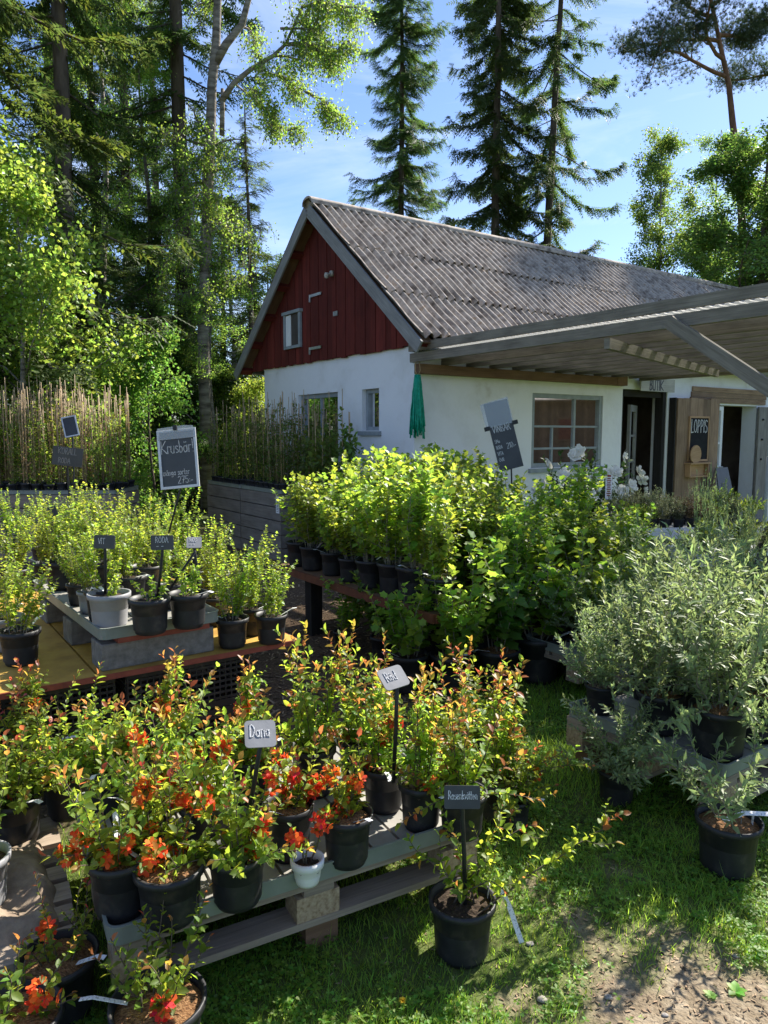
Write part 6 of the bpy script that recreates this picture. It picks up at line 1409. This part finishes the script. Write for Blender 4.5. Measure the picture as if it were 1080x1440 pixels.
# the birch with a forked trunk, built to its own shape
q0 = atd(288, 610, 14.6)
def bt(px, py): p = atd(px, py, 14.6); return (p - np.array([q0[0], q0[1], 0])).tolist()
def mk_fork(root):
    g = np.random.default_rng(77)
    T = [(0, 0, -.05), bt(286, 470), bt(290, 330), bt(296, 190), bt(298, 120), bt(304, 60), bt(306, 0), bt(310, -90), bt(318, -190)]
    tr = MB(); tr.tube(np.array(T), np.linspace(.125, .06, len(T)), 10); tr.tube(np.array([bt(303, 88), bt(318, 62), bt(340, 35), bt(352, -10), bt(372, -80), bt(390, -170)]), np.linspace(.085, .03, 6), 8); tr.tube(np.array([bt(312, 142), bt(328, 118), bt(352, 98), bt(385, 78), bt(402, 62), bt(425, 10)]), np.linspace(.06, .022, 6), 7)
    tr.tube(np.array([bt(312, 190), bt(313, 150), bt(313, 125)]), np.array([.05, .045, .035]), 7); tr.build('trunk', M['bark_birch'], root, True)
    br = MB(); P_, D_ = [], []; tr2 = []
    src = [(bt(352, -10), (1, .1, .2), 1.7), (bt(372, -60), (1, -.2, .2), 1.9), (bt(385, 78), (1, .2, -.1), .9), (bt(402, 62), (1, -.3, .2), .8), (bt(425, 10), (1, .2, .3), .8), (bt(360, 95), (.7, -.6, -.2), .7), (bt(340, 35), (.6, .8, .2), 1.1), (bt(306, 0), (-.3, .8, .5), 1.2), (bt(310, -80), (-.7, -.5, .5), 1.5), (bt(420, 30), (.8, .3, -.2), .8), (bt(400, -60), (1, 0, 0), 1.2), (bt(395, 40), (.8, -.4, -.3), .9), (bt(430, -20), (.9, .2, .1), 1.0), (bt(318, -150), (.5, .5, .6), 1.6), (bt(390, -150), (.8, -.2, .3), 1.6), (bt(300, 280), (.4, -.7, -.1), .6), (bt(294, 230), (-.5, -.6, 0), .7), (bt(298, 200), (.4, .6, .1), .6), (bt(292, 320), (.5, -.5, .1), .8), (bt(290, 360), (-.6, -.3, 0), .9), (bt(300, 240), (.8, -.2, -.1), .6), (bt(290, 400), (.6, .5, 0), .8), (bt(288, 300), (-.8, -.2, .1), .8)]
    src += [(bt(g.uniform(284, 300), y_), (g.normal(0, 1), g.normal(-.3, .6), .1), g.uniform(.6, 1.0)) for y_ in np.linspace(170, 430, 16)]
    for a_, b_ in (((362, 96), (448, 128)), ((400, 64), (462, 95)), ((330, 118), (392, 168)), ((425, 10), (478, 30))):
        q_ = [np.array(bt(*a_)) * (1 - t_) + np.array(bt(*b_)) * t_ + np.array([0, .5 * t_ * (1 if b_[1] > 100 else -1), .25 * t_ * (1 - t_)]) for t_ in np.linspace(0, 1, 5)]; tr2.append(q_); src += [(q_[k_].tolist(), (g.normal(.4, .5), g.normal(0, .7), -.1), .55) for k_ in (1, 2, 3, 4, 4)]
    for q_ in tr2: br.tube(np.array(q_), np.linspace(.02, .007, 5), 5, cap=False)
    for p, d, L1 in src:
        A = stem_line(g, p, d, L1, 7, .05, .14, .25); br.tube(A, np.linspace(.028, .008, 8), 5, cap=False)
        for j in range(9):
            i = int(g.integers(1, 7)); B = stem_line(g, A[i], nrm(nrm(A[i + 1] - A[i]) + g.normal(0, .7, 3)), L1 * g.uniform(.22, .5), 5, -.1, .16, .5); br.tube(B, np.linspace(.008, .003, 6), 3, cap=False)
            for q in range(6):
                C_ = stem_line(g, B[int(g.integers(1, 6))], nrm(g.normal(0, .6, 3) - UP * .8), g.uniform(.15, .42), 4, -.3, .15, .6); br.tube(C_, .003, 3, cap=False)
                m_ = g.poisson(9); tt = g.uniform(0, 4, m_); ii = np.minimum(tt.astype(int), 3); P_.append(C_[ii] + (C_[ii + 1] - C_[ii]) * (tt - ii)[:, None] + g.normal(0, .07, (m_, 3))); D_.append(g.normal(0, .7, (m_, 3)) - UP * .5)
    br.build('branches', M['bark_birch'], root, True); P_ = np.concatenate(P_); D_ = np.concatenate(D_); cr = MB(); cr.scatter(T_QUAD, P_, D_, g.normal(0, 1, P_.shape), .054 * g.uniform(.65, 1.2, len(P_))); cr.build('crown', M['birch'], root)
tk('birch_tree', 'birch', FOREST, [mk_fork]).put(0, (q0[0], q0[1], 0), 'tall pale birch with a forked trunk and leafy branches reaching right', 0.0)
tput(BI, 0, 150, 17.5, 'leafy birch behind the drooping spruces', .4, (1.0, 1.0, .9)); tput(BI, 1, 215, 16.0, 'slim birch left of the thick spruce trunk', 1.9, (1.0, 1.0, .95)); tput(BI, 1, 335, 18.5, 'bright birch behind the forked birch, left of the slim spruce', 3.3, (1.0, 1.0, .68)); tput(BI, 1, 300, 15.0, 'low leafy birch round the foot of the forked birch', 5.3, (.7, .7, .5))
tput(LI, 0, 38, 10.4, 'bright yellow green young tree behind the left canes', 1.0, (1.08, 1.08, .98)); tput(LI, 0, -20, 11.5, 'bright young tree at the left edge, behind the canes', 4.2, (1.0, 1.0, .95))
tput(LI, 1, 385, 20, 'leafy tree low behind the left eave of the house', .7, (.9, .9, .72)); tput(LI, 1, 250, 22, 'dark leafy tree deep in the forest behind the thick trunk', 3.7, (1.0, 1.0, .95))
for k, (px, d, v, sc, lab) in enumerate(((150, 12.5, 0, 1.0, 'dark bush behind the left canes'), (215, 12.0, 0, 1.1, 'dark bush left of the slatted bins'), (260, 15.5, 0, 1.2, 'dark bush under the thick spruce'), (320, 16, 1, 1.15, 'bright bush behind the dark climbers'), (355, 13.8, 1, 1.0, 'bright bush at the left eave of the house'), (90, 15, 0, 1.3, 'dark bush under the drooping spruce'), (180, 17, 1, 1.2, 'bright bush deep under the forest trees'), (385, 15.5, 0, 1.0, 'dark bush behind the left house corner'), (30, 13.5, 0, 1.2, 'dark bush behind the bright young tree'), (290, 19, 1, 1.4, 'bright far bush right of the thick spruce trunk'), (225, 20, 0, 1.6, 'dark far bush between the trunks'))):
    tput(BU, v, px, d, lab, None, sc)
# behind the house
SPB = tk('spruce_tree', 'spruce', 'tall spruces behind the house', [spruce(31, 22, .15, 2.1, .14, 1.6, .72, .20, ('spruce',), tw=.26, sp=.135, tp=.40), spruce(32, 24, .18, 2.5, .12, 1.5, .95, .40, ('spruce',), tw=.34, sp=.15, tp=.40), spruce(33, 25, .17, 2.9, .12, 1.3, .75, .48, ('spruce',), bare=.4, tw=.30, sp=.15, tp=.40)])
tput(SPB, 0, 562, 27, 'slim dense spruce above the middle of the roof ridge', .4); tput(SPB, 1, 692, 25, 'sparser tall spruce right of the slim one over the ridge', 2.4); tput(SPB, 2, 752, 25, 'leaning spruce with bare arching branches, right of three over the ridge', .9, 1.0, (0, .075))
BK = 'broadleaf trees behind the right end of the roof'
BR_ = tk('leafy_tree', 'broadleaf tree', BK, [broad(41, 10.6, .11, 'aspen', .12, .58, 22, 7, 7, 12, .09, 'bark_birch', up=1.0), broad(42, 9.9, .15, 'maple', .14, .66, 30, 9, 9, 15, .085, 'bark_spruce'), broad(43, 13.4, .12, 'birch', .42, .40, 16, 6, 6, 11, .07, hang=.32)])
tput(BR_, 0, 925, 23, 'upright airy aspen above the right end of the roof', 1.2, (1.0, 1.0, 1.0)); tput(BR_, 1, 1060, 18, 'dense leafy tree at the right over the pergola', .2, (1.2, 1.2, .88)); tput(BR_, 1, 985, 24, 'leafy tree low behind the far end of the roof', 2.5, (.9, .9, .82)); tput(BR_, 2, 985, 27, 'weeping birch hanging between aspen and pine', 1.5, (.9, .9, .95)); tput(BR_, 1, 1140, 20, 'leafy tree at the right edge of the picture', 4.5, (1.1, 1.1, .9))
tput(BR_, 1, 630, 33, 'low leafy tree just above the ridge left of the sparse spruce', .7, (.8, .8, .98), group='low trees peeping over the ridge'); tput(BR_, 1, 800, 30, 'low leafy tree above the ridge right of the leaning spruce', 1.7, (.8, .8, .86), group='low trees peeping over the ridge')
def pinep(px, py, d=22): return atd(px, py, d)
q1 = atd(1045, 610, 22)
def pt_(px, py): return (atd(px, py, 22) - np.array([q1[0], q1[1], 0])).tolist()
PI_ = tk('pine_tree', 'pine', 'tall pine at the right', [pine_tree(1, 17, .13, [(0, 0, 0), pt_(1048, 400), pt_(1040, 250), pt_(1030, 170), pt_(1025, 120), pt_(1012, 60), pt_(1000, 0), pt_(995, -80)], [(.60, (-1, .2, .12), 3.4), (.66, (-.9, -.4, .2), 3.0), (.72, (-1, .2, .3), 2.8), (.74, (.6, .4, .3), 1.6), (.8, (-.8, .3, .4), 2.0), (.84, (.8, -.2, .5), 1.6), (.9, (-.7, -.3, .5), 1.9), (.93, (.5, .5, .6), 1.4), (.97, (-.5, .3, .8), 1.6), (1.0, (.2, 0, 1), 1.2)]),
    pine_tree(2, 17, .13, [(0, 0, 0), (.3, 0, 5), (.7, .1, 8.5), (1.0, .0, 11), (1.3, .1, 13), (1.7, 0, 15.5), (1.9, 0, 17)], [(.6, (-.9, .2, .3), 2.2), (.64, (.9, .3, .3), 2.2), (.7, (-.8, -.4, .4), 2.2), (.76, (.3, -.7, .4), 1.8), (.82, (-.9, .1, .4), 2.2), (.88, (.8, -.2, .5), 1.8), (.92, (-.6, -.3, .7), 1.8), (.97, (-.4, .3, .8), 1.6), (1.0, (.2, 0, 1), 1.4)])])
PI_.put(0, (q1[0], q1[1], 0), 'tall pine with a long branch reaching left at upper right', 0.0); tput(PI_, 1, 1050, 23, 'pine leaning right at the upper right edge, behind the branching pine', 0.0)

# the barn across the yard that the shop window mirrors
barn = empty('brown_barn', (33, 4.5, 0), 0, 'brown barn across the yard, mirrored in the shop window', 'barn')
mb = MB(); z = -9.0; k = 0
while z < 9: mb.box(-.02 * (k % 2), z, 0, .2, z + .148, 3.6); z += .15; k += 1
mb.build('front_boarding', M['brown_wood'], barn); mb = MB(); mb.box(.21, -9, 0, 8, 9, 3.55); mb.build('wall', M['red_wood'], barn)
mb = MB(); mb.prism([(-.5, -9.4, 3.45), (4.1, -9.4, 6.2), (8.7, -9.4, 3.45)], (0, 1, 0), 18.8); mb.build('roof', M['roof'], barn)
for y in (-6, -2, 2.5, 6):
    mb = MB(); mb.box(-.06, y - .5, 1.2, -.021, y + .5, 2.5); w_ = mb.build('window', M['brown_wood'], barn); mb = MB(); mb.box(-.068, y - .4, 1.3, -.0605, y + .4, 2.4); mb.build('pane', M['dark_edge'], w_)
